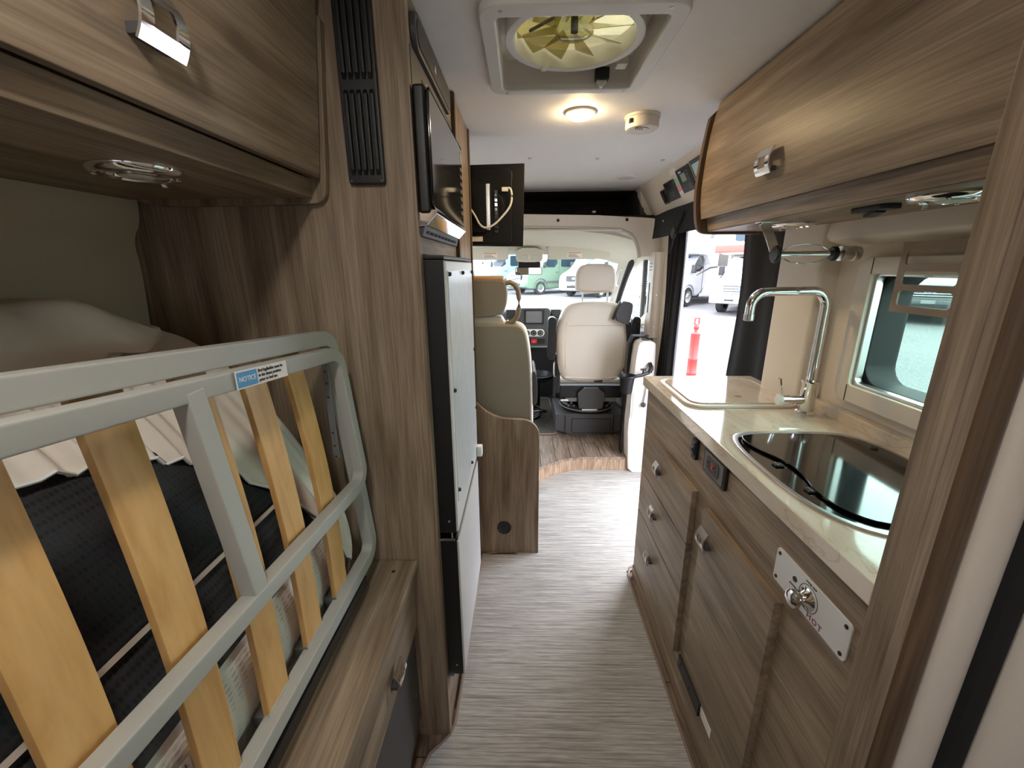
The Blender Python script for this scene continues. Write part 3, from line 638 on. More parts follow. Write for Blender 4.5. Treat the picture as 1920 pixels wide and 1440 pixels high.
bar('leg_post', [(-.391, -.25, 1.27), (-.371, -.25, .98)], .024, .028, 'frame_grey', lf, up=(1, 0, 0))
bk = box('hole_bracket', (-.412, .822, .96), (-.400, .828, 1.17), 'mid_grey', bed, bev=.001)
for z in (.965, .99, 1.02, 1.10, 1.13, 1.155): lathe('bracket_hole', [(0, -.0012), (.0022, -.001), (.0022, .001)], (-.406, .8222, z), 'y', 'black_matte', bk, n=8)
box('lower_rail_pad', (-.40, -1.0, .652), (-.36, .80, .676), 'black_plastic', bed, bev=.002)
ys = [.720 - .117 * i for i in range(14)]
for i, y in enumerate(ys):
    zt = 1.205 - .085 * (y - .86); yt = y + .02
    def f(u, v, y=y, zt=zt, yt=yt):
        q = v; return Vector((lerp(-.390, -.436, q) + .012 * math.sin(math.pi * q), lerp(y, yt, q) + (u - .5) * .054, lerp(.700, zt, q)))
    o = sheet('slat', f, 2, 14, .010, 'slat_wood', bed, bev=.0015)
    hp = box('slat_holder', (-.405, y - .029, .688), (-.380, y + .029, .712), 'mid_grey', bed, bev=.002)
    box('holder_lip', (-.381, y - .029, .700), (-.3785, y + .029, .716), 'frame_grey', hp, bev=.0005)
# notice sticker on the leg frame's top rail
yb, ya = .628, .478
sx_ = -.3775
def sz(y): return 1.188 - .088 * (y - .852)
stk = thing('notice_sticker', 'blue and white NOTICE sticker on the grey bed leg rail', 'sticker', (sx_, .53, sz(.53)))
def quad(name, y0, y1, z0, z1, x, mat, parent):
    return prism(name, [(y0, sz(y0) + z0), (y1, sz(y1) + z0), (y1, sz(y1) + z1), (y0, sz(y0) + z1)], 'x', x, x + .0004, mat, parent, bev=0)
quad('sticker_base', .520, .640, -.0125, .0125, sx_, 'white_sticker', stk)
quad('blue_field', .5225, .5645, -.0105, .0105, sx_ + .0004, 'blue_sticker', stk)
M4 = basis((sx_ + .0009, .5435, sz(.5435) - .000), (0, 1, -.088), (0, .088, 1))
text('notice_word', 'NOTICE', .0098, M4, 'white_sticker', stk, 'CENTER')
for k, s in enumerate(('Bed leg/ladder must be', 'in the down position', 'prior to bed use.')):
    text('notice_line', s, .0066, basis((sx_ + .0009, .5675, sz(.5675) + .0070 - .0068 * k), (0, 1, -.088), (0, .088, 1)), 'ink', stk)
# ------------------------------------------------------------------ mattress leaning behind the slats
mat_ = thing('mattress', 'mattress with black underside and white quilted border behind the slats', 'mattress', (-.55, 0, .63))
YE = .845
PROF = [(-.455, .632), (-.425, .645), (-.408, .70), (-.408, .78), (-.425, .85), (-.475, .945), (-.535, 1.05), (-.60, 1.14), (-.665, 1.205), (-.72, 1.238), (-.775, 1.225), (-.79, 1.18), (-.755, 1.09), (-.69, .95), (-.61, .79), (-.53, .66)]
PR = chaikin(PROF, 2)
def msec(y, off=0.0):
    """closed section at y; shrinks to a rounded end at the cab side"""
    cx, cz = -.52, .86; d = YE - y; rr = .07
    k = 1.0 if d >= rr else math.sqrt(max(0, 1 - (1 - d / rr) ** 2)) * .14 + .86
    if d <= 0.0: k = .86
    out = []; n = len(PR)
    for i, p in enumerate(PR):
        a = PR[i - 1]; b2 = PR[(i + 1) % n]; t = Vector((b2[0] - a[0], b2[1] - a[1])).normalized(); nx, nz = t.y, -t.x
        if (p[0] - cx) * nx + (p[1] - cz) * nz < 0: nx, nz = -nx, -nz
        # keep the lower aisle edge in place, pull in the rest near the end
        px, pz = p
        px2 = cx + (px - cx) * k; pz2 = cz + (pz - cz) * k
        out.append(Vector((px2 + nx * off, y, pz2 + nz * off)))
    return out
ylist = [-1.1, -.6, -.2, .1, .3, .45, .58, .68] + [YE - .07 + .07 * math.sin(math.pi / 2 * i / 7) for i in range(8)]
bm = bmesh.new(); R_ = [[bm.verts.new(v) for v in msec(y)] for y in ylist]; n = len(PR)
for a, b2 in zip(R_, R_[1:]):
    for i in range(n): bm.faces.new((a[i], a[(i + 1) % n], b2[(i + 1) % n], b2[i]))
bm.faces.new(R_[-1]); bm.faces.new(R_[0][::-1])
mk('quilted_core', bm, 'quilt_white', mat_, smooth=60)
# black underside: open profile part between z .80 and 1.15
UND = chaikin([(-.415, .835), (-.425, .85), (-.475, .945), (-.535, 1.05), (-.60, 1.14), (-.66, 1.20)], 2, False)
def und(t, off):
    p = pline(UND, t); a = pline(UND, max(0, t - .03)); b2 = pline(UND, min(1, t + .03)); d = Vector((b2[0] - a[0], b2[1] - a[1])).normalized()
    return p[0] + d.y * off, p[1] - d.x * off
def uf(u, v):
    y = lerp(-1.05, lerp(.765, .66, v), u); x, z = und(v, .004); return Vector((x - .05 * max(0, (y - .70) / .1) ** 2 * .3, y, z))
zt_ = max((t for t in [i / 200 for i in range(200)] if und(t, 0)[1] < .935))
sheet('underside_fabric', uf, 40, 24, .003, 'mattress_black', mat_)
tube('zipper', [Vector((und(zt_, .014)[0], y, und(zt_, .014)[1])) for y in [-1.0, -.5, 0, .25, .5, .60, .69]], .0045, 'zip_tape', mat_, prof=[(-.0032, -.0015), (.0032, -.0015), (.0032, .0015), (-.0032, .0015)], up=(1, 0, .4))
# care label hanging from the border
M4 = basis((-.3995, .262, .758), (0, 1, 0), (.12, 0, 1))
lab = sheet('care_label', lambda u, v: Vector((-.4035 + .003 * math.sin(6 * u + 2 * v), lerp(.262, .352, u), lerp(.717, .80, v))), 8, 8, .0006, 'white_sticker', mat_)
for k, s in enumerate(('ALL NEW MATERIAL', 'CONSISTING OF', 'POLYURETHANE', 'FOAM 100 PCT', 'REG. NO. CA 347')):
    text('label_line', s, .0088, basis((-.3985, .266, .793 - .0165 * k), (0, 1, 0), (0, 0, 1)), 'ink', lab)
# ------------------------------------------------------------------ fitted sheet over the upper edge and the end
sh = thing('fitted_sheet', 'cream fitted sheet gathered over the top edge of the mattress', 'bed sheet', (-.65, .2, 1.1))
def elastic(y):
    return pline([(1.13,), (1.13,), (1.125,), (1.12,), (1.11,), (1.085,), (1.03,), (.93,), (.80,)], (y + .6) / 1.40 if y < .40 else lerp(.714, 1, (y - .40) / .40))[0]
SH = chaikin([(-.43, .645), (-.408, .70), (-.408, .78), (-.425, .85), (-.475, .945), (-.535, 1.05), (-.60, 1.14), (-.665, 1.207), (-.72, 1.240), (-.778, 1.227), (-.795, 1.18), (-.755, 1.08), (-.70, .97)], 2, False)
def zpar(z):
    lo, hi = 0., .66
    for _ in range(24):
        m_ = (lo + hi) / 2
        if pline(SH, m_)[1] < z: lo = m_
        else: hi = m_
    return lo
def shf(u, v):
    y = lerp(-.35, .838, u); ze = pline([(-1.2, 1.14), (.30, 1.125), (.45, 1.11), (.55, 1.085), (.62, 1.04), (.69, .95), (.74, .885), (.82, .80)], 0)[1]
    K = [(-1.2, 1.14), (.30, 1.125), (.45, 1.11), (.55, 1.085), (.62, 1.04), (.69, .95), (.74, .87), (.785, .74), (.84, .68)]
    for a, b2 in zip(K, K[1:]):
        if a[0] <= y <= b2[0]: ze = lerp(a[1], b2[1], (y - a[0]) / (b2[0] - a[0]))
    t0 = zpar(ze); t = lerp(t0, 1, v)
    p = pline(SH, t); a = pline(SH, max(0, t - .03)); b2 = pline(SH, min(1, t + .03)); d = Vector((b2[0] - a[0], b2[1] - a[1])).normalized()
    ruf = math.exp(-v * 4.2); wob = math.sin(y * 205 + 2.5 * math.sin(y * 23) + v * 3) + .8 * math.sin(y * 118 + 1 + 2 * v)
    off = .019 + .0055 * ruf * wob - .004 * math.exp(-v * 26) + .004 * math.sin(y * 19 + v * 7)
    rmp = min(1, max(0, (y - .62) / .06)); off = lerp(off, .0145 + .0018 * ruf * wob, rmp)
    x, z = p[0] + d.y * off, p[1] - d.x * off
    dend = YE - y
    if dend < .07:
        k = math.sqrt(max(0, 1 - (1 - dend / .07) ** 2)) * .14 + .86; x = -.52 + (x + .52) * k; z = .86 + (z - .86) * k
    return Vector((x, y, z + .002 * ruf * wob))
sheet('gathered_cloth', shf, 320, 44, .002, 'white_sheet', sh, smooth=70)
def shend(u, v):
    # end cap of the sheet
    a = 2 * math.pi * u; q = msec(YE - .025, .011); p = q[int(u * (len(q) - 1))]; c = Vector((-.52, YE + .012, .86))
    q1 = msec(YE, .006)[int(u * (len(q) - 1))]; q1.y = YE + .006; c.y = YE + .012
    return lerp(c, q1, .02 + v * 1.15) if v < .85 else lerp(q1, p, (v - .85) / .15)
sheet('end_cloth', shend, 60, 8, .002, 'white_sheet', sh, smooth=70)
tube('elastic_hem', [shf((y + .35) / 1.188, 0) for y in [-.34 + i * .013 for i in range(90)]], .0025, 'white_plastic', sh, n=6)
# bunched sheet edge that shows under the lower bed rail
def bun(u, v):
    a = 2 * math.pi * v; y = lerp(.62, .81, u); rr = .045 * math.sin(math.pi * min(1, .12 + u * .88)) ** .5 + .004 * math.sin(30 * y + 5 * a) + .004 * math.sin(a * 7 + y * 60)
    return Vector((-.452 + rr * .9 * math.cos(a), y, .715 + rr * 1.5 * math.sin(a)))
bm = bmesh.new(); grid(bm, bun, 18, 26, closed_v=True); mk('bunched_cloth', bm, 'white_plastic', sh, smooth=70)
# ------------------------------------------------------------------ pillow stuffed behind the mattress
def pil(u, v):
    a = 2 * math.pi * u; b2 = math.pi * (v - .5)
    cx, cy = math.cos(a), math.sin(a); s = math.cos(b2)
    sq = lambda c: math.copysign(abs(c) ** .42, c)
    X = sq(cx) * s ** .6 * .085; Y = sq(cy) * s ** .8 * .30; Z = math.sin(b2) * .12
    w = .008 * math.sin(Y * 26 + Z * 22) + .006 * math.sin(Y * 55 + Z * 30 + 2)
    x = -.715 + X + w * .8 - .15 * Z; z = 1.222 + Z * (1 - .25 * abs(Y / .3)) + w
    top = pline([(1.245,), (1.262,), (1.245,), (1.165,), (1.03,)], (x + .80) / .28)[0]
    return Vector((x, .45 + Y, max(z, top + .012)))            # sags onto the mattress edge
bm = bmesh.new(); grid(bm, pil, 48, 24, closed_u=True); bmesh.ops.remove_doubles(bm, verts=bm.verts, dist=.0005); props(mk('pillow', bm, 'white_sheet', smooth=80), 'rumpled cream pillow stuffed behind the tipped mattress', 'pillow')
# ------------------------------------------------------------------ kitchen cabinet
kc = thing('kitchen_cabinet', 'wood kitchen base cabinet with three drawers and one door', 'cabinet', (.7, 1.05, 0))
box('face_panel', (.503, .492, .03), (.521, 1.615, .890), 'wood_y', kc, bev=.001)
box('end_panel', (.521, 1.597, .03), (.92, 1.615, .890), 'wood_z', kc, bev=.001)
box('cabinet_back', (.88, .492, .03), (.92, 1.597, .890), 'wood_edge', kc, bev=0)
box('base_rail', (.499, .492, 0), (.520, 1.615, .055), 'wood_y', kc, bev=.001)
for z0, z1, hz in ((.562, .738, .668), (.384, .558, .488), (.158, .380, .300)):
    d = box('drawer_front', (.485, 1.078, z0), (.503, 1.560, z1), 'wood_y', kc, bev=.0015)
    pull(d, (.485, 1.352, hz), -1, .038, .048, .022, 'steel')
d = box('cabinet_door', (.485, .672, .098), (.503, 1.000, .732), 'wood_y', kc, bev=.0015)
pull(d, (.485, .955, .668), -1, .046, .056, .024, 'steel')
# toe-kick grille and paper tag
tk = thing('kick_grille', 'black slim grille at the foot of the kitchen door', 'grille', (.50, .95, .2))
box('grille_plate', (.478, .868, .168), (.485, 1.020, .212), 'black_plastic', tk, bev=.001)
box('grille_latch', (.474, .995, .195), (.479, 1.012, .207), 'dark_grey', tk, bev=.001); lathe('grille_hole', [(0, -.001), (.004, -.0005), (.004, .001)], (.478, .93, .19), 'x', 'black_matte', tk, n=10)
props(box('paper_tag', (.4838, .805, .178), (.4850, .866, .206), 'white_sticker', bev=0), 'white paper tag stuck beside the black kick grille', 'tag')
# switch, outlet, drain plate
sw = thing('light_switch', 'black rocker switch on the wood front beside the outlet', 'switch', (.50, 1.12, .85))
prism('switch_plate', rrect(1.104, 1.136, .820, .882, .006, 3), 'x', .493, .503, 'black_plastic', sw, bev=.002)
prism('rocker', [(.493, .832), (.489, .836), (.481, .856), (.489, .862), (.489, .872), (.493, .874)], 'y', 1.110, 1.129, 'dark_grey', sw, bev=.001)
ol = thing('power_outlet', 'brown power outlet in a black frame on the kitchen front', 'outlet', (.50, 1.0, .85))
prism('outlet_frame', rrect(.930, 1.055, .822, .890, .005, 3), 'x', .494, .503, 'black_plastic', ol, bev=.002)
prism('outlet_face', rrect(.940, 1.045, .829, .883, .004, 3), 'x', .4915, .4945, 'mid_grey', ol, bev=.001)
rc = prism('receptacle', rrect(.958, 1.028, .836, .878, .012, 4), 'x', .4895, .4918, 'dark_grey', ol, bev=.001)
for y in (.975, 1.010):
    for z in (.852, .864): box('socket_slot', (.4890, y - .0016, z - .004), (.4898, y + .0016, z + .004), 'black_matte', rc, bev=0)
    lathe('ground_slot', [(0, -.0006), (.0025, -.0006), (.0025, .001)], (.4895, y + .009, .858), 'x', 'black_matte', rc, n=8)
box('reset_button', (.4888, .9885, .850), (.4900, .9965, .868), 'red_hazard', rc, bev=0)
wp = thing('shower_control_plate', 'white water control plate with chrome knob marked HOT', 'control plate', (.50, .62, .8))
prism('plate', rrect(.520, .712, .760, .832, .008, 3), 'x', .4995, .5030, 'plate_white', wp, bev=.001)
for y, z in ((.530, .770), (.530, .822), (.702, .770), (.702, .822)): lathe('screw', [(0, -.002), (.0035, -.0015), (.0038, .001)], (.4995, y, z), 'x', 'black_plastic', wp, n=10)
lathe('indicator', [(0, -.002), (.005, -.0015), (.0055, .001)], (.4995, .652, .805), 'x', 'black_plastic', wp, n=12)
KY, KZ = .614, .797
kn = lathe('knob', [(0, -.034), (.010, -.034), (.016, -.030), (.017, -.024), (.013, -.019), (.009, -.013), (.013, -.006), (.020, -.002), (.020, .001)], (.4995, KY, KZ), 'x', 'chrome', wp, n=26)
ring('dial_ring', ell(KY, KZ, .0245, .0245), ell(KY, KZ, .0235, .0235), 'x', .4990, .4996, 'ink', wp, bev=0)
def rt(s, y, z, size, mat, name='plate_word'):
    return text(name, s, size, basis((.4990, y, z), (0, -1, 0), (0, 0, 1)), mat, wp, 'CENTER')
rt('H', .604, .7690, .016, 'ink_red'); rt('O', .590, .7690, .015, 'ink_red'); rt('T', .577, .7690, .016, 'ink_red')
rt('COLD', .640, .770, .009, 'ink_blue'); rt('SHOWER PUMP', .648, .790, .0045, 'ink'); rt('WATER TEMP', .612, .8255, .0045, 'ink')
# ------------------------------------------------------------------ worktop
ct = thing('kitchen_worktop', 'glossy beige marble-look worktop on the kitchen cabinet', 'worktop', (.7, 1.08, .89))
SK = chaikin([(.562, 1.045), (.70, 1.045), (.825, 1.043), (.868, .985), (.878, .87), (.874, .73), (.83, .635), (.74, .598), (.62, .592), (.552, .635), (.523, .72), (.520, .84), (.527, .97)], 2)
box('worktop_slab', (.490, .495, .892), (.92, 1.652, .930), 'marble', ct, bev=.003)
box('upstand', (.898, .495, .9295), (.921, 1.285, .962), 'marble', ct, bev=.003)
# ------------------------------------------------------------------ hob lid
hb_ = thing('cooktop_lid', 'beige marble-look lid over the cooktop in the worktop corner', 'cooktop lid', (.7, 1.41, .93))
ring('lid_rim', rrect(.520, .872, 1.248, 1.580, .05, 6), rrect(.536, .856, 1.264, 1.564, .04, 6), 'z', .9305, .9385, 'off_white', hb_, bev=.002)
prism('lid_glass', rrect(.538, .854, 1.266, 1.562, .04, 6), 'z', .931, .9425, 'marble', hb_, bev=.002)
lathe('finger_hole', [(0, .0006), (.0105, .0006), (.0115, 0)], (.712, 1.335, .9425), 'z', 'binding', hb_, n=20)
# ------------------------------------------------------------------ sink with glass lid
sk = thing('sink', 'black glass sink lid in a steel rim set in the worktop', 'sink', (.7, .82, .93))
cx, cy = .70, .82
sc_ = lambda k: [(cx + (p[0] - cx) * k, cy + (p[1] - cy) * k) for p in SK]
ring('steel_rim', sc_(1.02), sc_(.965), 'z', .9303, .9345, 'steel', sk, bev=.0012)
prism('basin_floor', sc_(.97), 'z', .9304, .9316, 'black_gloss', sk, bev=0)
lid = chaikin([(.570, 1.022), (.70, 1.024), (.815, 1.022), (.853, .97), (.861, .87), (.857, .74), (.82, .66), (.74, .628), (.62, .622), (.575, .66), (.565, .73), (.585, .80), (.590, .86), (.560, .93), (.552, .985)], 2)
prism('glass_lid', lid, 'z', .9345, .9385, 'black_gloss', sk, bev=.001)
for y in (.855, .745):
    h_ = box('lid_hinge', (.556, y - .009, .9318), (.576, y + .009, .9360), 'black_plastic', sk, bev=.002)
    for q in (-.006, .006): lathe('screw', [(0, .0012), (.0025, .001), (.0025, 0)], (.562, y + q * .8, .9360), 'z', 'chrome', h_, n=8)
lathe('lid_stud', [(0, .004), (.008, .004), (.009, 0)], (.835, .935, .9385), 'z', 'black_plastic', sk, n=14)
# ------------------------------------------------------------------ faucet
fa = thing('faucet', 'tall chrome swan-neck faucet standing behind the sink', 'faucet', (.848, 1.205, .93))
fx, fy = .848, 1.205
lathe('faucet_base', [(0, 0), (.026, 0), (.026, .006), (.021, .010), (.021, .090), (.023, .094), (.023, .102), (0, .102)], (fx, fy, .930), 'z', 'chrome', fa, n=30)
pth = [(fx, fy, 1.03), (fx, fy, 1.245)] + [(fx - .045 + .045 * math.cos(math.radians(a)), fy, 1.245 + .045 * math.sin(math.radians(a))) for a in (15, 30, 45, 60, 75, 90)]
pth += [(fx - .165, fy, 1.288)] + [(fx - .165 - .042 * math.sin(math.radians(a)), fy, 1.246 + .042 * math.cos(math.radians(a))) for a in (15, 30, 45, 60, 75, 88)] + [(fx - .2075, fy, 1.222)]
tube('spout', pth, .0125, 'chrome', fa, n=18, up=(0, 1, 0))
lathe('aerator', [(0, 0), (.0118, 0), (.0138, .002), (.0138, .018)], (fx - .2075, fy, 1.208), 'z', 'steel', fa, n=20)
lathe('mixer_arm', [(.014, .0), (.014, -.040), (.016, -.042), (.016, -.062)], (fx - .015, fy, .972), 'x', 'chrome', fa, n=22)
ml = lathe('mixer_cap', [(.0165, 0), (.0165, -.010), (.0150, -.012), (0, -.012)], (fx - .077, fy, .972), 'x', 'white_plastic', fa, n=24)
tube('mixer_lever', [(fx - .080, fy - .002, .985), (fx - .086, fy - .004, 1.01), (fx - .094, fy - .006, 1.040)], .0045, 'chrome', fa, n=8)
# ------------------------------------------------------------------ overhead cabinet above the kitchen
ok_ = thing('overhead_cabinet', 'wood overhead cabinet hung above the worktop', 'cabinet', (.75, 1.0, 1.47), 'overhead cabinets')
epr = chaikin([(.93, 1.463), (.66, 1.463), (.622, 1.466), (.602, 1.485), (.590, 1.56), (.588, 1.63), (.598, 1.75), (.618, 1.868), (.93, 1.868)], 2)
prism('end_panel', epr, 'y', 1.552, 1.574, 'wood_edge', ok_, bev=.002)
front_sheet('cabinet_door', chaikin([(.612, 1.511), (.604, 1.56), (.602, 1.63), (.610, 1.75), (.624, 1.832), (.634, 1.862)], 1, False), .492, 1.549, .018, 'wood_y', ok_)
front_sheet('lower_lip', [(.640, 1.474), (.632, 1.515)], .492, 1.552, .02, 'wood_y', ok_)
box('cabinet_floor', (.642, .492, 1.472), (.93, 1.552, 1.486), 'wood_y', ok_, bev=.001)
box('inner_frame', (.66, .492, 1.486), (.93, 1.552, 1.866), 'wood_edge', ok_, bev=0)
pull(ok_, (.603, 1.138, 1.602), -1, .062, .060, .024)
puck('puck_lamp', 'round chrome puck lamp under the cabinet beside the towel holder', .752, 1.262, 1.472, .058, 'lamps under the kitchen cabinet')
puck('puck_lamp', 'round chrome puck lamp under the cabinet above the slotted tan plate', .722, .775, 1.472, .062, 'lamps under the kitchen cabinet')
us = thing('cabinet_switch', 'black rocker switch plate under the kitchen overhead cabinet', 'switch', (.708, .93, 1.47))
prism('switch_plate', rrect(.688, .728, .875, .965, .01, 3), 'z', 1.462, 1.472, 'black_plastic', us, bev=.002)
prism('rocker', [(.905, 1.462), (.918, 1.462), (.936, 1.456), (.932, 1.452), (.905, 1.458)], 'x', .697, .719, 'black_plastic', us, bev=.001)
# ------------------------------------------------------------------ paper towel holder
PH0 = Matrix.Translation((-.055, 0, 0)); XF.append(PH0); ph = thing('paper_towel_holder', 'chrome paper towel holder hung under the overhead cabinet', 'towel holder', (.72, 1.19, 1.46))
bm = bmesh.new(); sweep(bm, [(.690, 1.19, 1.468), (.700, 1.19, 1.455), (.716, 1.19, 1.425), (.728, 1.19, 1.398)], [(-.012, -.003), (.012, -.003), (.012, .003), (-.012, .003)], up=(0, 1, 0)); mk('hanger_arm', bm, 'chrome', ph, bev=.001)
box('hanger_plate', (.675, 1.175, 1.4665), (.72, 1.205, 1.4720), 'chrome', ph, bev=.001)
lathe('end_disc', [(0, .0), (.020, 0), (.023, .004), (.021, .010), (.010, .014), (0, .014)], (.728, 1.19, 1.388), 'x', 'black_plastic', ph, n=22)
tube('holder_rod', [(.735, 1.19, 1.388), (.912, 1.19, 1.388)], .0075, 'chrome', ph, n=14)
for s in (1, -1): tube('spring_wire', [(.742, 1.19, 1.388 + s * .004), (.775, 1.19, 1.388 + s * .021), (.815, 1.19, 1.388 + s * .026), (.852, 1.19, 1.388 + s * .020), (.880, 1.19, 1.388 + s * .004)], .0012, 'chrome', ph, n=6)
lathe('stop_disc', [(0, 0), (.016, 0), (.019, .004), (.019, .010), (0, .012)], (.880, 1.19, 1.388), 'x', 'black_plastic', ph, n=20)
lathe('end_knob', [(0, 0), (.019, 0), (.019, .022), (.0175, .024), (.0175, .030), (.020, .032), (.018, .048), (0, .050)], (.903, 1.19, 1.388), 'x', 'steel', ph, n=26)
XF.pop()
# ------------------------------------------------------------------ slotted tan plate leaning over the window
bm = bmesh.new()
zs = [(1.252, 1.268), (1.301, 1.315), (1.344, 1.358), (1.388, 1.408)]
for z0, z1 in zs: add_box(bm, (.872, .864, z0), (.876, 1.027, z1))
for y0, y1 in ((.864, .884), (1.012, 1.027)):
    for (a, b1), (c1, d1) in zip(zs, zs[1:]): add_box(bm, (.872, y0, b1), (.876, y1, c1))
for (a, b1), (c1, d1) in zip(zs, zs[1:]):
    for yc, sg in ((.884, 1), (1.012, -1)):
        for zc, sz2 in ((b1, 1), (c1, -1)):
            q = [(yc, zc)] + [(yc + sg * (.007 - .007 * math.sin(math.radians(t))), zc + sz2 * (.007 - .007 * math.cos(math.radians(t)))) for t in (0, 22.5, 45, 67.5, 90)]
            add_prism(bm, q, 'x', .872, .876)
props(mk('slotted_plate', bm, 'tan_metal', bev=0), 'tan metal plate with three slots hanging over the window', 'metal plate')
# ------------------------------------------------------------------ roof fan hatch
rf = thing('roof_fan', 'white framed roof vent fan with smoked round dome in the ceiling', 'roof fan', (.125, 1.21, 1.86))
ring('outer_frame', rrect(-.092, .342, .985, 1.432, .045, 6), rrect(-.056, .306, 1.030, 1.398, .015, 6), 'z', 1.852, 1.872, 'white_plastic', rf, bev=.005, seg=3)
ring('throat_wall', rrect(-.060, .310, 1.026, 1.402, .015, 6), rrect(-.056, .306, 1.030, 1.398, .015, 6), 'z', 1.870, 1.965, 'off_white', rf, bev=0)
fc = (.125, 1.205)
cir = ell(fc[0], fc[1], .168, .168, 48)
def sq(t):
    out = []
    for i in range(48):
        a = 2 * math.pi * i / 48; c, s = math.cos(a), math.sin(a); k = 1 / max(abs(c), abs(s)); out.append((.125 + .181 * c * k, 1.214 + .184 * s * k))
    return out
ring('inner_plate', sq(0), ell(fc[0], fc[1], .164, .164, 48), 'z', 1.930, 1.936, 'off_white', rf, bev=0)
ring('fan_ring', cir, ell(fc[0], fc[1], .147, .147, 48), 'z', 1.886, 1.934, 'white_plastic', rf, bev=.004)
lathe('smoked_dome', [(.275, 0), (.262, .04), (.20, .065), (.10, .078), (0, .08)], (fc[0], fc[1], 1.985), 'z', 'dome_amber', rf, n=40)
lathe('motor_hub', [(0, -.03), (.030, -.030), (.046, -.022), (.048, .02), (0, .02)], (fc[0], fc[1], 1.925), 'z', 'blade_clear', rf, n=30)
lathe('motor_shaft', [(0, -.02), (.009, -.02), (.009, .06)], (fc[0], fc[1], 1.925), 'z', 'black_plastic', rf, n=14)
for i in range(10):
    a = 2 * math.pi * i / 10
    def bl(u, v, a=a):
        rr = lerp(.046, .140, u); w = lerp(-.2, .2, v) * (1.15 - .25 * u); t = a + w
        return Vector((fc[0] + rr * math.cos(t), fc[1] + rr * math.sin(t), 1.918 + .022 * (v - .5)))
    sheet('fan_blade', bl, 5, 4, .0015, 'blade_clear', rf)
for i in range(3):
    a = math.radians(15 + i * 120); tube('motor_strut', [(fc[0] + .03 * math.cos(a), fc[1] + .03 * math.sin(a), 1.958), (fc[0] + .15 * math.cos(a), fc[1] + .15 * math.sin(a), 1.958)], .004, 'black_plastic', rf, n=6)
box('fan_crank', (.205, 1.372, 1.868), (.245, 1.396, 1.900), 'black_plastic', rf, bev=.004)
prism('crank_lever', [(.21, 1.868), (.24, 1.868), (.226, 1.852), (.221, 1.852)], 'y', 1.378, 1.392, 'white_plastic', rf, bev=.001)
box('ring_clip', (.052, 1.338, 1.880), (.066, 1.350, 1.892), 'white_plastic', rf, bev=.001)
box('side_latch', (.255, 1.325, 1.885), (.285, 1.36, 1.91), 'off_white', rf, bev=.003)
for x, y in ((-.045, 1.414), (.295, 1.414), (-.045, 1.004), (.295, 1.004)): lathe('screw', [(0, -.0015), (.004, -.001), (.004, .001)], (x, y, 1.852), 'z', 'steel', rf, n=10)
# ------------------------------------------------------------------ ceiling lamp (lit), second lamp, smoke alarm
cl = thing('ceiling_lamp', 'small dome ceiling lamp glowing warm behind the roof fan', 'ceiling lamp', (.198, 1.637, 1.86))
lathe('lamp_rim', [(.052, .0), (.052, -.006), (.047, -.009)], (.198, 1.637, 1.870), 'z', 'off_white', cl, n=36)
lathe('lamp_dome', [(.0475, -.006), (.043, -.014), (.030, -.021), (.015, -.024), (0, -.025)], (.198, 1.637, 1.870), 'z', 'lamp_lens_on', cl, n=36)
c2 = thing('ceiling_lamp', 'flush white ceiling lamp switched off near the cab', 'ceiling lamp', (.613, 2.744, 1.86))
lathe('lamp_rim', [(.060, .0), (.060, -.004), (.054, -.007), (.048, -.006)], (.613, 2.744, 1.870), 'z', 'white_plastic', c2, n=36)
lathe('lamp_lens', [(.0485, -.0058), (.030, -.009), (0, -.010)], (.613, 2.744, 1.870), 'z', 'lamp_lens_off', c2, n=36)
# the aisle lamp behind the viewer whose light throws the overhead cabinet's shadow on the tall side panel
px_, py_ = -.18, .08
c3 = thing('ceiling_lamp_offscreen', 'lit dome ceiling lamp over the rear aisle beside the bed cabinet', 'ceiling lamp', (px_, py_, 1.86))
lathe('lamp_rim', [(.052, .0), (.052, -.006), (.047, -.009)], (px_, py_, 1.870), 'z', 'off_white', c3, n=28)
lathe('lamp_dome_offscreen', [(.0475, -.006), (.043, -.014), (.030, -.021), (0, -.025)], (px_, py_, 1.870), 'z', 'lamp_lens_rear', c3, n=28)
sm = thing('smoke_alarm', 'round white smoke alarm on the ceiling beside the lit lamp', 'smoke alarm', (.425, 1.69, 1.83))
lathe('alarm_base', [(.062, 0), (.062, -.008), (.059, -.010)], (.425, 1.690, 1.870), 'z', 'off_white', sm, n=36)
lathe('alarm_body', [(.058, -.008), (.058, -.036), (.055, -.042), (.046, -.046), (0, -.046)], (.425, 1.690, 1.870), 'z', 'off_white', sm, n=36)
box('test_window', (.371, 1.648, 1.840), (.384, 1.664, 1.853), 'dark_grey', sm, bev=.001)
for k in range(4): box('sound_slot', (.395 + k * .008, 1.655 + k * .002, 1.8232), (.398 + k * .008, 1.668 + k * .003, 1.8242), 'black_matte', sm, bev=0)
tube('sound_ridge', [(.392, 1.652, 1.8238), (.41, 1.646, 1.8236), (.43, 1.650, 1.8236), (.442, 1.662, 1.8238)], .0012, 'dark_grey', sm, n=6)
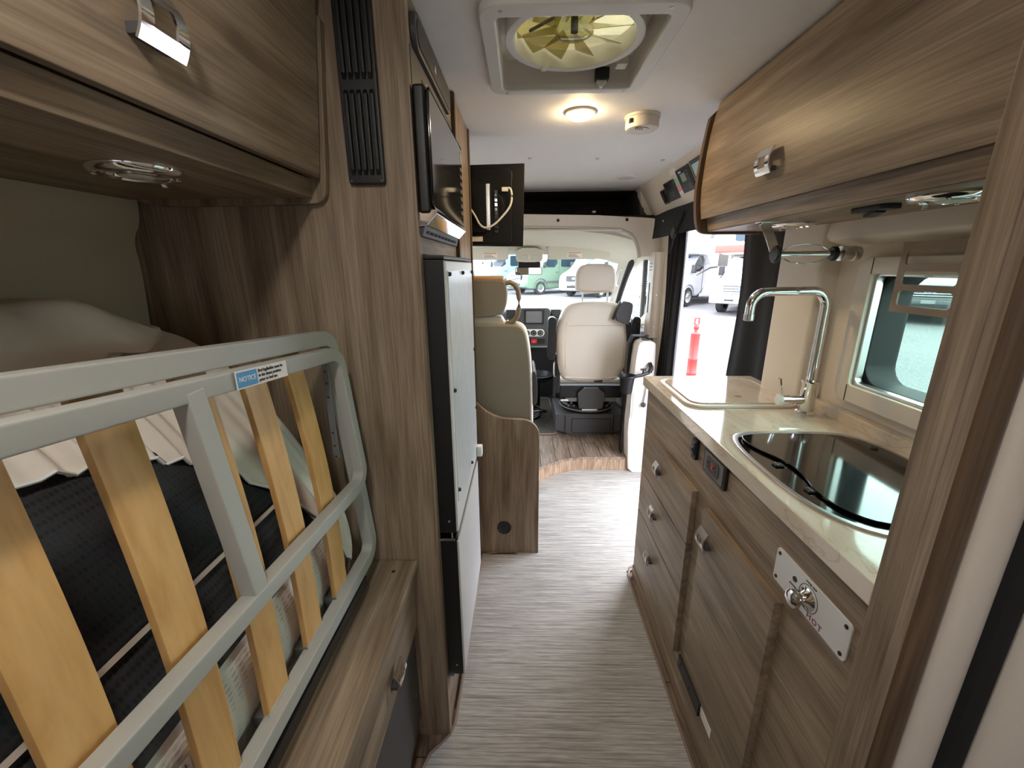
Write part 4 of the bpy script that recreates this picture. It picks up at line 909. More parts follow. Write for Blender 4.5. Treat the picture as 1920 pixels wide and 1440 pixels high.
# ------------------------------------------------------------------ monitor panel devices on the cove
nx = Vector((-.172, 0, -.0955)).normalized(); ux = Vector((0, -1, 0)); uz = Vector((-.0955, 0, .172)).normalized()
def cove(y, s, o=0): 
    b0 = Vector((.800, 0, 1.855)); b1 = Vector((.895, 0, 1.685)); p = b0.lerp(b1, s); return Vector((p.x, y, p.z)) + nx * o
def dev(parent, name, y0, y1, s0, s1, o0, o1, mat, bev=.001, r=0):
    bm = bmesh.new(); L0 = [cove(y, s, o0) for y, s in ((y0, s0), (y1, s0), (y1, s1), (y0, s1))]; L1 = [cove(y, s, o1) for y, s in ((y0, s0), (y1, s0), (y1, s1), (y0, s1))]
    a = [bm.verts.new(p) for p in L0]; b2 = [bm.verts.new(p) for p in L1]; bm.faces.new(a); bm.faces.new(b2[::-1])
    for i in range(4): bm.faces.new((a[i], b2[i], b2[(i + 1) % 4], a[(i + 1) % 4]))
    return mk(name, bm, mat, parent, bev=bev)
m1 = thing('solar_controller', 'black controller with small grey display above the door', 'control panel', cove(2.33, .5), 'wall controls above the sliding door')
dev(m1, 'bezel', 2.27, 2.43, .08, .72, .000, .012, 'dark_grey', .002); dev(m1, 'faceplate', 2.276, 2.424, .105, .695, .011, .0135, 'black_plastic', .0005)
dev(m1, 'display', 2.325, 2.385, .22, .43, .0132, .0142, 'lcd', 0); dev(m1, 'badge', 2.36, 2.395, .15, .185, .0132, .0140, 'white_sticker', 0)
for y, s in ((2.30, .20), (2.295, .30), (2.295, .40), (2.30, .55), (2.32, .55), (2.39, .60), (2.32, .62), (2.30, .62)): dev(m1, 'button', y - .006, y + .006, s - .012, s + .012, .0132, .0146, 'mid_grey', 0)
m2 = thing('tank_monitor', 'black tank monitor with coloured strip above the door', 'control panel', cove(2.58, .5), 'wall controls above the sliding door')
dev(m2, 'bezel', 2.515, 2.665, .22, .78, .000, .010, 'dark_grey', .002); dev(m2, 'faceplate', 2.52, 2.66, .24, .76, .0095, .0112, 'black_plastic', .0005)
dev(m2, 'socket', 2.585, 2.62, .34, .46, .011, .0122, 'black_matte', 0)
for s in (.54, .62): dev(m2, 'legend_bar', 2.55, 2.62, s, s + .02, .011, .0116, 'mid_grey', 0)
dev(m2, 'green_strip', 2.455, 2.51, .25, .45, .001, .0022, 'green_label', 0); dev(m2, 'pink_strip', 2.455, 2.51, .45, .62, .001, .0022, 'pink_label', 0); dev(m2, 'white_strip', 2.455, 2.51, .62, .70, .001, .0022, 'white_sticker', 0)
m3 = thing('rocker_switch', 'black rocker switch on the cove beside the tank monitor', 'switch', cove(2.73, .55), 'wall controls above the sliding door')
dev(m3, 'switch_frame', 2.69, 2.76, .36, .80, .0, .010, 'black_plastic', .004); dev(m3, 'rocker', 2.705, 2.745, .42, .74, .009, .016, 'black_matte', .003)
m4 = thing('touch_display', 'black framed touch display with pale blue screen above the door', 'display', cove(2.13, .4), 'wall controls above the sliding door')
dev(m4, 'frame', 2.02, 2.235, .06, .62, 0, .014, 'dark_grey', .003); dev(m4, 'screen', 2.035, 2.215, .16, .54, .0138, .0148, 'lcd_blue', 0)
m5 = thing('paper_notice', 'small white paper notice above the controller display', 'paper', cove(2.45, .05))
dev(m5, 'sheet', 2.43, 2.53, -.02, .13, .001, .0022, 'white_sticker', 0)
# ------------------------------------------------------------------ black curtains in the sliding door
def curtain(name, label, y0, y1, z0, z1, x, amp, waves, group, taper=0, ph_=0):
    def f(u, v):
        z = lerp(z1, z0, v); k = lerp(1, 1 + taper, v); y = lerp(y0, y1, u) if taper == 0 else y1 + (lerp(y0, y1, u) - y1) * k
        return Vector((x + amp * (.35 + .65 * v) * math.sin(2 * math.pi * waves * u + ph_ + .8 * math.sin(2.2 * v)) + .25 * amp * math.sin(9 * v + 5 * u), y + .014 * math.sin(7 * v + 2) * u * (1 if taper >= 0 else 1), z))
    bm = bmesh.new(); grid(bm, f, 50, 30); solid(bm, .002)
    return props(mk(name, bm, 'curtain_black', smooth=70), label, 'curtain', group)
curtain('door_curtain', 'black curtain hanging between the cream pillar and the worktop', 1.503, 1.905, .45, 1.66, .945, .010, 2.2, 'sliding door curtains')
curtain('door_curtain', 'black curtain gathered beside the cab pillar trim', 2.46, 2.70, .02, 1.66, .895, .022, 4.0, 'sliding door curtains')
vl = thing('curtain_valance', 'black fabric valance along the top of the sliding door', 'valance', (.88, 2.2, 1.6))
sheet('valance_cloth', lambda u, v: Vector((.858 + .006 * math.sin(14 * u + 2 * v), lerp(1.56, 2.93, u), lerp(1.672, 1.53, v))), 40, 8, .002, 'curtain_black', vl)
lathe('strap_disc', [(0, -.006), (.030, -.005), (.034, 0), (.030, .006), (0, .006)], (.845, 2.50, 1.535), 'x', 'black_plastic', vl, n=20)
tube('tie_strap', [(.848, 2.38, 1.63), (.846, 2.42, 1.58), (.844, 2.49, 1.52), (.846, 2.52, 1.46), (.850, 2.56, 1.43)], .006, 'curtain_black', vl)
for z in (1.62, 1.18, .98): lathe('snap_stud', [(0, -.004), (.006, -.003), (.006, 0)], (.848, 2.71, z), 'x', 'white_plastic', vl, n=10)
# ------------------------------------------------------------------ dinette seat with wood back panel
ds = thing('dinette_seat', 'grey upholstered dinette seat behind a curved wood panel', 'seat', (-.3, 1.85, 0))
pp = [(-.206, 0), (.070, 0), (.076, .006), (.076, .60)] + arc(-.004, .622, .080, 5, 85, 6) + [(-.05, .704), (-.09, .708), (-.13, .722), (-.165, .742), (-.206, .782)]
wpn = prism('wood_panel', pp, 'y', 1.750, 1.772, 'wood_z', ds, bev=.003)
lathe('panel_outlet', [(0, -.001), (.022, -.001), (.025, -.004), (.033, -.005), (.035, .001)], (-.089, 1.750, .148), 'y', 'black_plastic', wpn, n=28)
def pad(name, pts, y0, y1, mat, parent, r=.02): return prism(name, pts, 'y', y0, y1, mat, parent, bev=r, seg=3)
bk_ = chaikin([(-.80, .45), (-.80, 1.118), (-.05, 1.122), (.0, 1.108), (.022, 1.06), (.040, .90), (.046, .45)], 2)
pad('back_shell', bk_, 1.816, 1.85, 'grey_leather', ds, .012)
pad('back_cushion', [(p[0] + .006, p[1] + .004) for p in bk_], 1.846, 1.93, 'cream_leather', ds, .02)
pad('seat_cushion', rrect(-.80, .05, .42, .56, .03), 1.93, 2.35, 'cream_leather', ds, .02)
box('seat_box', (-.80, 1.815, 0), (.03, 2.10, .42), 'wood_edge', ds, bev=.002)
hr = chaikin([(-.60, 1.142), (-.60, 1.310), (-.092, 1.308), (-.074, 1.296), (-.066, 1.25), (-.072, 1.19), (-.10, 1.146)], 2)
hs = pad('head_cushion', hr, 1.816, 1.93, 'grey_leather', ds, .012)
box('tan_top', (-.60, 1.817, 1.302), (-.082, 1.93, 1.322), 'tan_leather', hs, bev=.006)
pad('cream_collar', [(-.60, 1.110), (-.60, 1.150), (-.095, 1.150), (-.07, 1.110)], 1.83, 1.92, 'cream_leather', ds, .006)
tube('grab_handle', [(-.075, 1.84, 1.292), (-.055, 1.84, 1.296), (-.035, 1.84, 1.286), (-.020, 1.84, 1.262), (-.016, 1.84, 1.23), (-.016, 1.84, 1.185), (-.024, 1.84, 1.15), (-.042, 1.84, 1.128), (-.075, 1.84, 1.118)], .0105, 'handle_brown', ds, n=12)
pad('armrest', chaikin([(.048, .735), (.046, .90), (.062, .89), (.068, .84), (.068, .75), (.060, .735)], 1), 1.86, 2.10, 'dark_grey', ds, .006)
# ------------------------------------------------------------------ television
tv = thing('television', 'flat black television seen from behind beside the tall cabinet', 'television', (-.2, 1.9, 1.44))
rotv = Matrix.Rotation(math.radians(-2), 3, 'Y')
prism('screen_shell', [(-.50, 1.452), (.002, 1.444), (.008, 1.770), (-.50, 1.762)], 'y', 1.898, 1.912, 'tv_black', tv, bev=.003)
prism('back_cover', [(-.48, 1.452), (-.062, 1.450), (-.045, 1.465), (-.040, 1.735), (-.062, 1.752), (-.48, 1.752)], 'y', 1.876, 1.899, 'tv_black', tv, bev=.008)
bx_ = box('mount_plate', (-.26, 1.862, 1.50), (-.155, 1.878, 1.70), 'tv_black', tv, bev=.002)
box('bracket_bar', (-.153, 1.868, 1.51), (-.135, 1.878, 1.69), 'steel', tv, bev=.002)
pt_ = box('port_strip', (-.118, 1.871, 1.50), (-.104, 1.877, 1.665), 'dark_grey', tv, bev=.001)
for i in range(8): box('port', (-.116, 1.8695, 1.508 + i * .019), (-.106, 1.8715, 1.520 + i * .019), 'black_gloss', pt_, bev=0)
box('label_tag', (-.215, 1.874, 1.465), (-.170, 1.8765, 1.485), 'white_sticker', tv, bev=0)
tube('thin_cable', [(-.108, 1.868, 1.65), (-.088, 1.864, 1.635), (-.078, 1.864, 1.60), (-.085, 1.865, 1.565), (-.108, 1.868, 1.55)], .0022, 'black_matte', tv, n=6)
arm_ = box('swing_arm', (-.30, 1.813, 1.585), (-.255, 1.87, 1.625), 'black_plastic', tv, bev=.003)
cb_ = thing('white_cable', 'white power cable looping across the back of the television', 'cable', (-.13, 1.86, 1.5))
tube('cable_cord', [tuple(p) for p in chaikin([(-.066, 1.862, 1.668), (-.05, 1.858, 1.672), (-.043, 1.857, 1.64), (-.05, 1.857, 1.60), (-.085, 1.857, 1.56), (-.12, 1.857, 1.528), (-.155, 1.857, 1.515), (-.18, 1.857, 1.528), (-.20, 1.858, 1.57), (-.235, 1.858, 1.615)], 2, False)], .0042, 'white_plastic', cb_, n=8)
box('cable_plug', (-.086, 1.857, 1.658), (-.060, 1.869, 1.674), 'white_plastic', cb_, bev=.002)
# ------------------------------------------------------------------ captain seats
def blob_back(cx, y, pts, dep, mat, parent, name, bulge=.03):
    """upholstered panel: outline (x,z), domed towards both sides"""
    bm = bmesh.new(); n = len(pts); c = (sum(p[0] for p in pts) / n, sum(p[1] for p in pts) / n); R = []
    for k, yy in ((.80, -dep / 2 - bulge), (.93, -dep / 2 - bulge * .6), (1.0, -dep / 4), (1.0, dep / 4), (.93, dep / 2 + bulge * .6), (.80, dep / 2 + bulge)):
        R.append([bm.verts.new((cx + c[0] + (p[0] - c[0]) * k, y + yy, c[1] + (p[1] - c[1]) * k)) for p in pts])
    for a, b2 in zip(R, R[1:]):
        for i in range(n): bm.faces.new((a[i], a[(i + 1) % n], b2[(i + 1) % n], b2[i]))
    bm.faces.new(R[0][::-1]); bm.faces.new(R[-1]); return mk(name, bm, mat, parent, smooth=50)
def captain(cx, y, label, detail=True):
    s = thing('captain_seat', label, 'seat', (cx, y, .1), 'cab seats')
    bp = chaikin([(-.245, .60), (-.272, .80), (-.262, .97), (-.215, 1.085), (-.12, 1.118), (.12, 1.118), (.215, 1.085), (.262, .97), (.272, .78), (.235, .62), (.17, .53), (-.20, .53)], 2)
    bk = blob_back(cx, y, bp, .09, 'cream_leather', s, 'backrest', .022)
    for sx in (-1, 1): tube('seam', [(cx + sx * .200, y - .0665, .64), (cx + sx * .210, y - .066, .80), (cx + sx * .200, y - .066, .98)], .0022, 'tan_leather', bk, n=6)
    tube('seam', [(cx - .19, y - .0675, .955), (cx + .19, y - .0675, .955)], .0016, 'tan_leather', bk, n=6)
    tube('hem', [(cx - .20, y - .058, .575), (cx, y - .066, .570), (cx + .18, y - .058, .575)], .006, 'cream_leather', bk, n=8)
    hp = chaikin([(-.132, 1.175), (-.145, 1.25), (-.135, 1.335), (-.085, 1.378), (.085, 1.378), (.135, 1.335), (.145, 1.25), (.132, 1.175)], 2)
    hd = blob_back(cx, y + .01, hp, .06, 'cream_leather', s, 'headrest', .02)
    tube('seam', [(cx - .10, y - .040, 1.192), (cx + .10, y - .040, 1.192)], .002, 'tan_leather', hd, n=6)
    for sx in (-1, 1): tube('headrest_post', [(cx + sx * .088, y, 1.09), (cx + sx * .088, y, 1.20)], .006, 'chrome', s, n=10)
    prism('seat_cushion', chaikin([(y + .06, .42), (y + .06, .55), (y + .30, .57), (y + .52, .58), (y + .56, .52), (y + .54, .43)], 1), 'x', cx - .245, cx + .245, 'cream_leather', s, bev=.02)
    for sx in (-1, 1):
        ax_ = cx + sx * .300
        am = prism('armrest', chaikin([(-.030, .74), (-.030, 1.005), (-.012, 1.022), (.012, 1.022), (.030, 1.005), (.030, .74), (0, .72)], 1) if False else rrect(ax_ - .030, ax_ + .030, .70, 1.012, .026, 4), 'y', y - .035, y + .03, 'black_plastic', s, bev=.006)
        if not detail: break
        if sx < 0: continue
        break
    box('recliner_arm', (cx - .272, y - .02, .44), (cx - .232, y + .05, .74), 'black_plastic', s, bev=.008)
    box('recliner_arm', (cx + .232, y - .02, .44), (cx + .272, y + .05, .74), 'black_plastic', s, bev=.008)
    if detail:
        box('seat_pan', (cx - .235, y - .01, .40), (cx + .235, y + .50, .50), 'black_plastic', s, bev=.01)
        prism('rear_cover', chaikin([(cx - .105, .488), (cx - .095, .335), (cx - .07, .322), (cx + .07, .322), (cx + .095, .335), (cx + .105, .488)], 1), 'y', y - .045, y - .010, 'dark_grey', s, bev=.008)
        lathe('swivel_disc', [(0, .05), (.195, .05), (.205, .040), (.205, .015), (.19, 0), (0, 0)], (cx - .005, y + .17, .285), 'z', 'black_plastic', s, n=40)
        tube('swivel_ring', [(cx - .005 + .207 * math.cos(t), y + .17 + .207 * math.sin(t), .302) for t in [2 * math.pi * i / 40 for i in range(40)]], .006, 'mid_grey', s, closed=True, n=6)
        box('release_plate', (cx - .065, y - .044, .312), (cx + .050, y - .036, .322), 'white_plastic', s, bev=.002)
        for sx in (-1, 1):
            box('slide_bracket', (cx + sx * .145 - .045, y - .02, .375), (cx + sx * .145 + .045, y + .02, .405), 'mid_grey', s, bev=.003)
            for q in range(4): lathe('bracket_bolt', [(0, -.005), (.009, -.004), (.010, .002)], (cx + sx * (.125 + .02 * q), y - .022, .345 + .022 * (q % 2)), 'y', 'dark_grey', s, n=10)
        tube('strut', [(cx + .18, y - .01, .37), (cx + .265, y + .02, .29)], .010, 'dark_grey', s, n=8)
        pd_ = prism('pedestal', chaikin([(cx - .262, .10), (cx - .262, .255), (cx - .25, .272), (cx + .25, .272), (cx + .262, .255), (cx + .262, .10)], 1), 'y', y - .005, y + .42, 'dark_grey', s, bev=.008)
        ring('pedestal_panel', rrect(cx - .135, cx + .165, .115, .235, .012, 3), rrect(cx - .130, cx + .160, .120, .230, .010, 3), 'y', y - .008, y - .002, 'black_plastic', pd_, bev=.001)
        for sx in (-1, 1): box('pedestal_rib', (cx + .0 + sx * .185 - .004, y - .0085, .104), (cx + sx * .185 + .004, y - .003, .262), 'black_plastic', pd_, bev=.001)
        box('lever_tag', (cx - .228, y - .05, .388), (cx - .170, y - .04, .402), 'white_plastic', s, bev=.003)
        box('lumbar_strap', (cx + .015, y - .0575, .535), (cx + .075, y - .052, .575), 'brown_belt', s, bev=.001)
        prism('seat_lever', [(cx - .29, .42), (cx - .27, .42), (cx - .262, .58), (cx - .285, .58)], 'y', y - .06, y - .03, 'black_plastic', s, bev=.004)
    return s
SX, SY = .512, 3.03
captain(SX, SY, 'cream leather cab seat on a black swivel pedestal by the passenger door')
captain(-.475, SY, 'cream leather driver seat behind the steering wheel', False)
# black head of the seat belt guide, hanging at the shoulder of the passenger seat
sb = thing('belt_guide', 'black tapered belt guide box at the passenger seat shoulder', 'belt guide', (.72, 2.9, 1.0))
prism('guide_box', chaikin([(.628, 1.005), (.668, 1.130), (.745, 1.120), (.755, 1.09), (.738, .975), (.725, .965)], 1), 'y', 2.90, 2.945, 'dark_grey', sb, bev=.006)
prism('guide_side', [(.622, 1.004), (.632, 1.005), (.672, 1.128), (.662, 1.122)], 'y', 2.905, 2.95, 'black_matte', sb, bev=.001)
tube('belt_webbing', [(.735, 2.93, .98), (.752, 2.94, .88), (.772, 2.955, .62), (.79, 2.96, .35)], .02, 'black_fabric', sb, prof=[(-.02, -.0012), (.02, -.0012), (.02, .0012), (-.02, .0012)], up=(0, 1, 0))
# cup holder on the pillar trim
ch = thing('cup_holder', 'black folding cup holder clamped to the cream pillar trim', 'cup holder', (.67, 2.56, .65))
bm = bmesh.new(); add_lathe(bm, [(.034, 0), (.046, .10), (.052, .105), (.052, .112), (.043, .112), (.041, .104), (.030, .006), (0, .006)], (.655, 2.545, .585), 'z', 26); mk('cup', bm, 'black_plastic', ch)
ring('cup_hoop', ell(.655, 2.545, .056, .056), ell(.655, 2.545, .048, .048), 'z', .690, .702, 'black_plastic', ch, bev=.002)
tube('clamp_arm', [(.70, 2.545, .693), (.745, 2.55, .700), (.795, 2.56, .716)], .011, 'black_plastic', ch, n=12)
tube('clamp_post', [(.795, 2.555, .715), (.803, 2.56, .745), (.803, 2.59, .765)], .013, 'black_plastic', ch, n=12)
tube('thumb_screw', [(.752, 2.55, .704), (.752, 2.545, .738)], .005, 'black_plastic', ch, n=8); tube('thumb_bar', [(.735, 2.545, .738), (.768, 2.545, .740)], .006, 'black_plastic', ch, n=8)
bh = thing('bungee_hook', 'small grey bungee hook hanging on the pillar trim by the worktop', 'hook', (.79, 2.58, .5))
tube('bungee_cord', [(.792, 2.585, .64), (.786, 2.585, .56), (.780, 2.585, .51)], .003, 'mid_grey', bh, n=8)
lathe('hook_ball', [(0, -.016), (.012, -.012), (.018, 0), (.012, .012), (0, .016)], (.780, 2.578, .495), 'x', 'dark_grey', bh, n=14)
# ------------------------------------------------------------------ dashboard
db = thing('dashboard', 'dark grey dashboard with centre stack below the windscreen', 'dashboard', (0, 4.0, .6))
prism('dash_top', chaikin([(3.90, .66), (3.86, .80), (3.87, .93), (3.92, .985), (4.05, 1.0), (4.45, .935), (4.50, .90), (4.50, .60)], 1), 'x', -.90, .90, 'dark_grey', db, bev=.006)
box('lower_dash', (-.90, 3.98, .12), (.90, 4.50, .62), 'black_matte', db, bev=.004)
cs = prism('centre_stack', rrect(-.045, .250, .655, 1.000, .03, 4), 'y', 3.815, 3.95, 'dark_grey', db, bev=.010)
sf = ring('screen_frame', rrect(.010, .195, .852, .985, .012, 3), rrect(.030, .175, .868, .972, .006, 3), 'y', 3.808, 3.820, 'black_plastic', cs, bev=.003)
prism('infotainment_screen', rrect(.030, .175, .868, .972, .004, 3), 'y', 3.812, 3.818, 'mid_grey', cs, bev=0)
prism('climate_panel', rrect(.0, .200, .742, .808, .032, 6), 'y', 3.806, 3.818, 'white_plastic', cs, bev=.003)
for x in (.038, .100, .162):
    kb = lathe('climate_knob', [(.026, .003), (.026, -.006), (.020, -.010), (.018, -.020), (0, -.020)], (x, 3.806, .775), 'y', 'black_plastic', cs, n=22)
    ring('knob_ring', ell(x, .775, .014, .014, 18), ell(x, .775, .011, .011, 18), 'y', 3.783, 3.787, 'steel', kb, bev=0)
prism('switch_row', rrect(-.005, .205, .675, .722, .008, 3), 'y', 3.808, 3.818, 'black_plastic', cs, bev=.002)
hz = box('hazard_button', (.078, 3.800, .680), (.130, 3.810, .717), 'red_hazard', cs, bev=.003)
prism('hazard_triangle', [(.098, .692), (.110, .692), (.104, .703)], 'y', 3.7985, 3.8002, 'white_sticker', hz, bev=0)
box('stack_shelf', (-.045, 3.79, .640), (.255, 3.90, .656), 'mid_grey', db, bev=.004)
for x0, x1 in ((.262, .345), (-.15, -.065)):
    vn = box('air_vent', (x0, 3.83, .912), (x1, 3.90, .985), 'black_plastic', db, bev=.006)
    for k in range(3): box('vent_fin', (x0 + .008, 3.826, .926 + .018 * k), (x1 - .008, 3.833, .931 + .018 * k), 'dark_grey', vn, bev=0)
tube('silver_trim', [(.232, 3.80, .80), (.245, 3.80, .74), (.238, 3.80, .70), (.26, 3.80, .675)], .008, 'steel', db, n=8)
gs = thing('gear_lever', 'dark gear lever on the dashboard beside the centre stack', 'gear lever', (-.09, 3.78, .8))
tube('lever_stem', [(-.09, 3.84, .80), (-.10, 3.76, .85), (-.105, 3.72, .875)], .010, 'black_plastic', gs, n=10)
lathe('lever_knob', [(0, -.022), (.020, -.018), (.026, 0), (.020, .020), (0, .024)], (-.105, 3.715, .885), 'z', 'black_gloss', gs, n=18)
tube('chrome_gaiter', [(-.145, 3.79, .862), (-.135, 3.785, .89), (-.10, 3.782, .90), (-.06, 3.785, .89), (-.05, 3.79, .862)], .006, 'chrome', gs, n=8)
stw = thing('steering_wheel', 'black steering wheel in front of the driver seat', 'steering wheel', (-.47, 3.72, .9))
XF.append(Matrix.Translation((-.47, 3.70, .93)) @ Matrix.Rotation(math.radians(32), 4, 'X'))
tube('wheel_rim', [(.185 * math.cos(t), 0, .185 * math.sin(t)) for t in [2 * math.pi * i / 40 for i in range(40)]], .016, 'black_plastic', stw, closed=True, n=10, up=(0, 1, 0))
lathe('wheel_hub', [(0, -.02), (.06, -.015), (.075, .02), (.05, .06), (0, .07)], (0, 0, 0), 'y', 'black_plastic', stw, n=24)
for a in (0, 180, 270): box('wheel_spoke', (-.012, -.008, .04), (.012, .012, .18), 'dark_grey', stw, bev=.003, rot=None) if a == 999 else tube('wheel_spoke', [(.05 * math.cos(math.radians(a)), 0, .05 * math.sin(math.radians(a))), (.18 * math.cos(math.radians(a)), 0, .18 * math.sin(math.radians(a)))], .014, 'dark_grey', stw, n=8)
XF.pop()
# cables piled in the footwell, cab carpet
ccb = thing('black_cable_coil', 'loose coil of black cable in the cab footwell', 'cable', (.2, 3.4, .12))
for k in range(5):
    cx_, cy_, rr = .04 + .006 * k, 3.40 - .02 * k, .10 + .006 * k
    tube('cable_loop', [(cx_ + rr * math.cos(t) * 1.1, cy_ + rr * .8 * math.sin(t), .136 + .016 * k + .02 * math.sin(t * 2 + k)) for t in [2 * math.pi * i / 30 for i in range(30)]], .009, 'black_plastic', ccb, closed=True, n=8)
cm = thing('cab_carpet', 'dark grey cab carpet with a pale bound edge', 'carpet', (0, 3.3, .1))
prism('carpet_sheet', rrect(-.55, .262, 3.02, 3.95, .04, 5), 'z', .1005, .107, 'cab_mat', cm, bev=0)
tube('carpet_binding', [(p[0], p[1], .107) for p in rrect(-.55, .262, 3.02, 3.95, .04, 5)], .006, 'binding', cm, closed=True, n=8)
fx_ = thing('drink_tray', 'black round drink tray low in the cab footwell', 'tray', (.12, 3.6, .36))
lathe('tray_dish', [(0, 0), (.11, 0), (.14, .03), (.15, .06), (.14, .062), (.12, .02), (0, .015)], (.13, 3.62, .375), 'z', 'black_plastic', fx_, n=30)
lathe('tray_stem', [(.03, 0), (.03, .27)], (.13, 3.62, .107), 'z', 'black_plastic', fx_, n=14)
box('cream_tab', (.0, 3.60, .46), (.075, 3.64, .50), 'cream_leather', fx_, bev=.006)
# ------------------------------------------------------------------ visors, mirror, overhead console
for x0, x1, lab in ((.20, .70, 'cream sun visor with a warning label above the passenger seat'), (-.72, -.115, 'cream sun visor with a warning label above the driver seat')):
    v = thing('sun_visor', lab, 'sun visor', ((x0 + x1) / 2, 3.52, 1.45), 'sun visors')
    XF.append(Matrix.Translation(((x0 + x1) / 2, 3.52, 1.475)) @ Matrix.Rotation(math.radians(14), 4, 'X')); hw = (x1 - x0) / 2
    prism('visor_pad', rrect(-hw, hw, -.062, .045, .02, 4), 'y', -.009, .009, 'headliner', v, bev=.006)
    lx = -hw + .16 if x0 > 0 else -hw + .40
    st_ = box('warning_label', (lx, -.0105, -.045), (lx + .115, -.0088, .0), 'white_sticker', v, bev=0)
    box('label_bar', (lx + .005, -.0112, -.014), (lx + .11, -.0104, -.003), 'tan_leather', st_, bev=0)
    for q in range(4): box('label_text', (lx + .008, -.0112, -.042 + .006 * q), (lx + .10 - .01 * q, -.0104, -.0395 + .006 * q), 'mid_grey', st_, bev=0)
    tube('visor_pivot', [(-hw - .005, 0, .035), (-hw - .03, .02, .05)], .006, 'headliner', v, n=8)
    XF.pop()
oc2 = thing('overhead_console', 'cream overhead console with map lamps above the mirror', 'console', (.06, 3.52, 1.46))
prism('console_shell', chaikin([(-.055, 1.505), (-.055, 1.415), (-.04, 1.395), (.145, 1.395), (.160, 1.415), (.160, 1.505)], 1), 'y', 3.47, 3.62, 'headliner', oc2, bev=.012)
for x in (.010, .098): prism('map_lamp', rrect(x - .028, x + .028, 1.418, 1.448, .014, 4), 'y', 3.464, 3.473, 'lamp_lens_off', oc2, bev=.002)
prism('console_switch', rrect(.040, .068, 1.415, 1.452, .004, 3), 'y', 3.463, 3.473, 'cream_leather', oc2, bev=.002)
box('sensor_housing', (-.038, 3.545, 1.350), (.145, 3.66, 1.398), 'black_plastic', oc2, bev=.008)
rm = thing('rear_view_mirror', 'rectangular rear-view mirror below the overhead console', 'mirror', (.06, 3.55, 1.32))
prism('mirror_shell', rrect(-.062, .158, 1.295, 1.356, .014, 4), 'y', 3.512, 3.535, 'black_plastic', rm, bev=.005)
prism('mirror_glass', rrect(-.056, .152, 1.300, 1.351, .010, 4), 'y', 3.5095, 3.5125, 'mirror_glass', rm, bev=0)
tube('mirror_stem', [(.05, 3.53, 1.335), (.05, 3.60, 1.37)], .010, 'black_plastic', rm, n=10)
# bag lying in the overhead pocket
bg_ = thing('black_bag', 'black soft bag lying in the dark pocket above the cab', 'bag', (.45, 3.3, 1.69))
def bagf(u, v):
    a = 2 * math.pi * u; b2 = math.pi * (v - .5); s = math.cos(b2)
    return Vector((.47 + .13 * math.cos(a) * s * (1 + .15 * math.sin(3 * a)), 3.28 + .10 * math.sin(a) * s, 1.722 + .042 * math.sin(b2) * (1 + .3 * math.cos(a + 1)) + .012 * math.sin(5 * a) * s))
bm = bmesh.new(); grid(bm, bagf, 30, 14, closed_u=True); mk('bag_body', bm, 'black_fabric', bg_, smooth=80)
box('bag_buckle', (.49, 3.17, 1.722), (.515, 3.182, 1.736), 'white_plastic', bg_, bev=.002)
# ------------------------------------------------------------------ outside: delineator post and parked vehicles
def gz(y): return -.55 + .0187 * y
de = thing('traffic_delineator', 'orange-red plastic traffic delineator post on the asphalt', 'delineator', (2.19, 5.3, gz(5.3)))
XF.append(Matrix.Translation((2.185, 5.3, gz(5.3))))
lathe('post_base', [(0, 0), (.20, 0), (.20, .04), (.07, .06), (.062, .08)], (0, 0, 0), 'z', 'rubber', de, n=24)
lathe('post_tube', [(.062, .06), (.060, .45), (.064, .46), (.064, .48), (.060, .49), (.058, .64), (.062, .65), (.062, .665), (.057, .675), (.055, .96), (.058, .97), (.058, .985), (.050, .995), (.025, 1.01), (.022, 1.03), (.034, 1.05), (.034, 1.075), (.024, 1.10)], (0, 0, 0), 'z', 'delineator_orange', de, n=26)
ring('post_loop', rrect(-.034, .034, 1.09, 1.185, .012, 3), rrect(-.018, .018, 1.105, 1.168, .006, 3), 'y', -.010, .010, 'delineator_orange', de, bev=.003)
XF.pop()
def veh_wheels(root, x, ys, r=.36):
    for y in ys:
        for sx in (-1, 1):
            w = lathe('wheel', [(r * .55, -.02), (r * .6, 0), (r * .93, 0), (r, .03), (r, .19), (r * .93, .22), (r * .6, .22)], (sx * x if sx < 0 else x - .22, y, r), 'x', 'tyre', root, n=26)
            o_ = -x - .004 if sx < 0 else x + .004
            h = lathe('wheel_hub', [(0, .012), (r * .18, .012), (r * .22, .03), (r * .50, .02), (r * .60, 0)] if sx < 0 else [(0, -.012), (r * .18, -.012), (r * .22, -.03), (r * .50, -.02), (r * .60, 0)], (o_, y, r), 'x', 'steel', w, n=20)
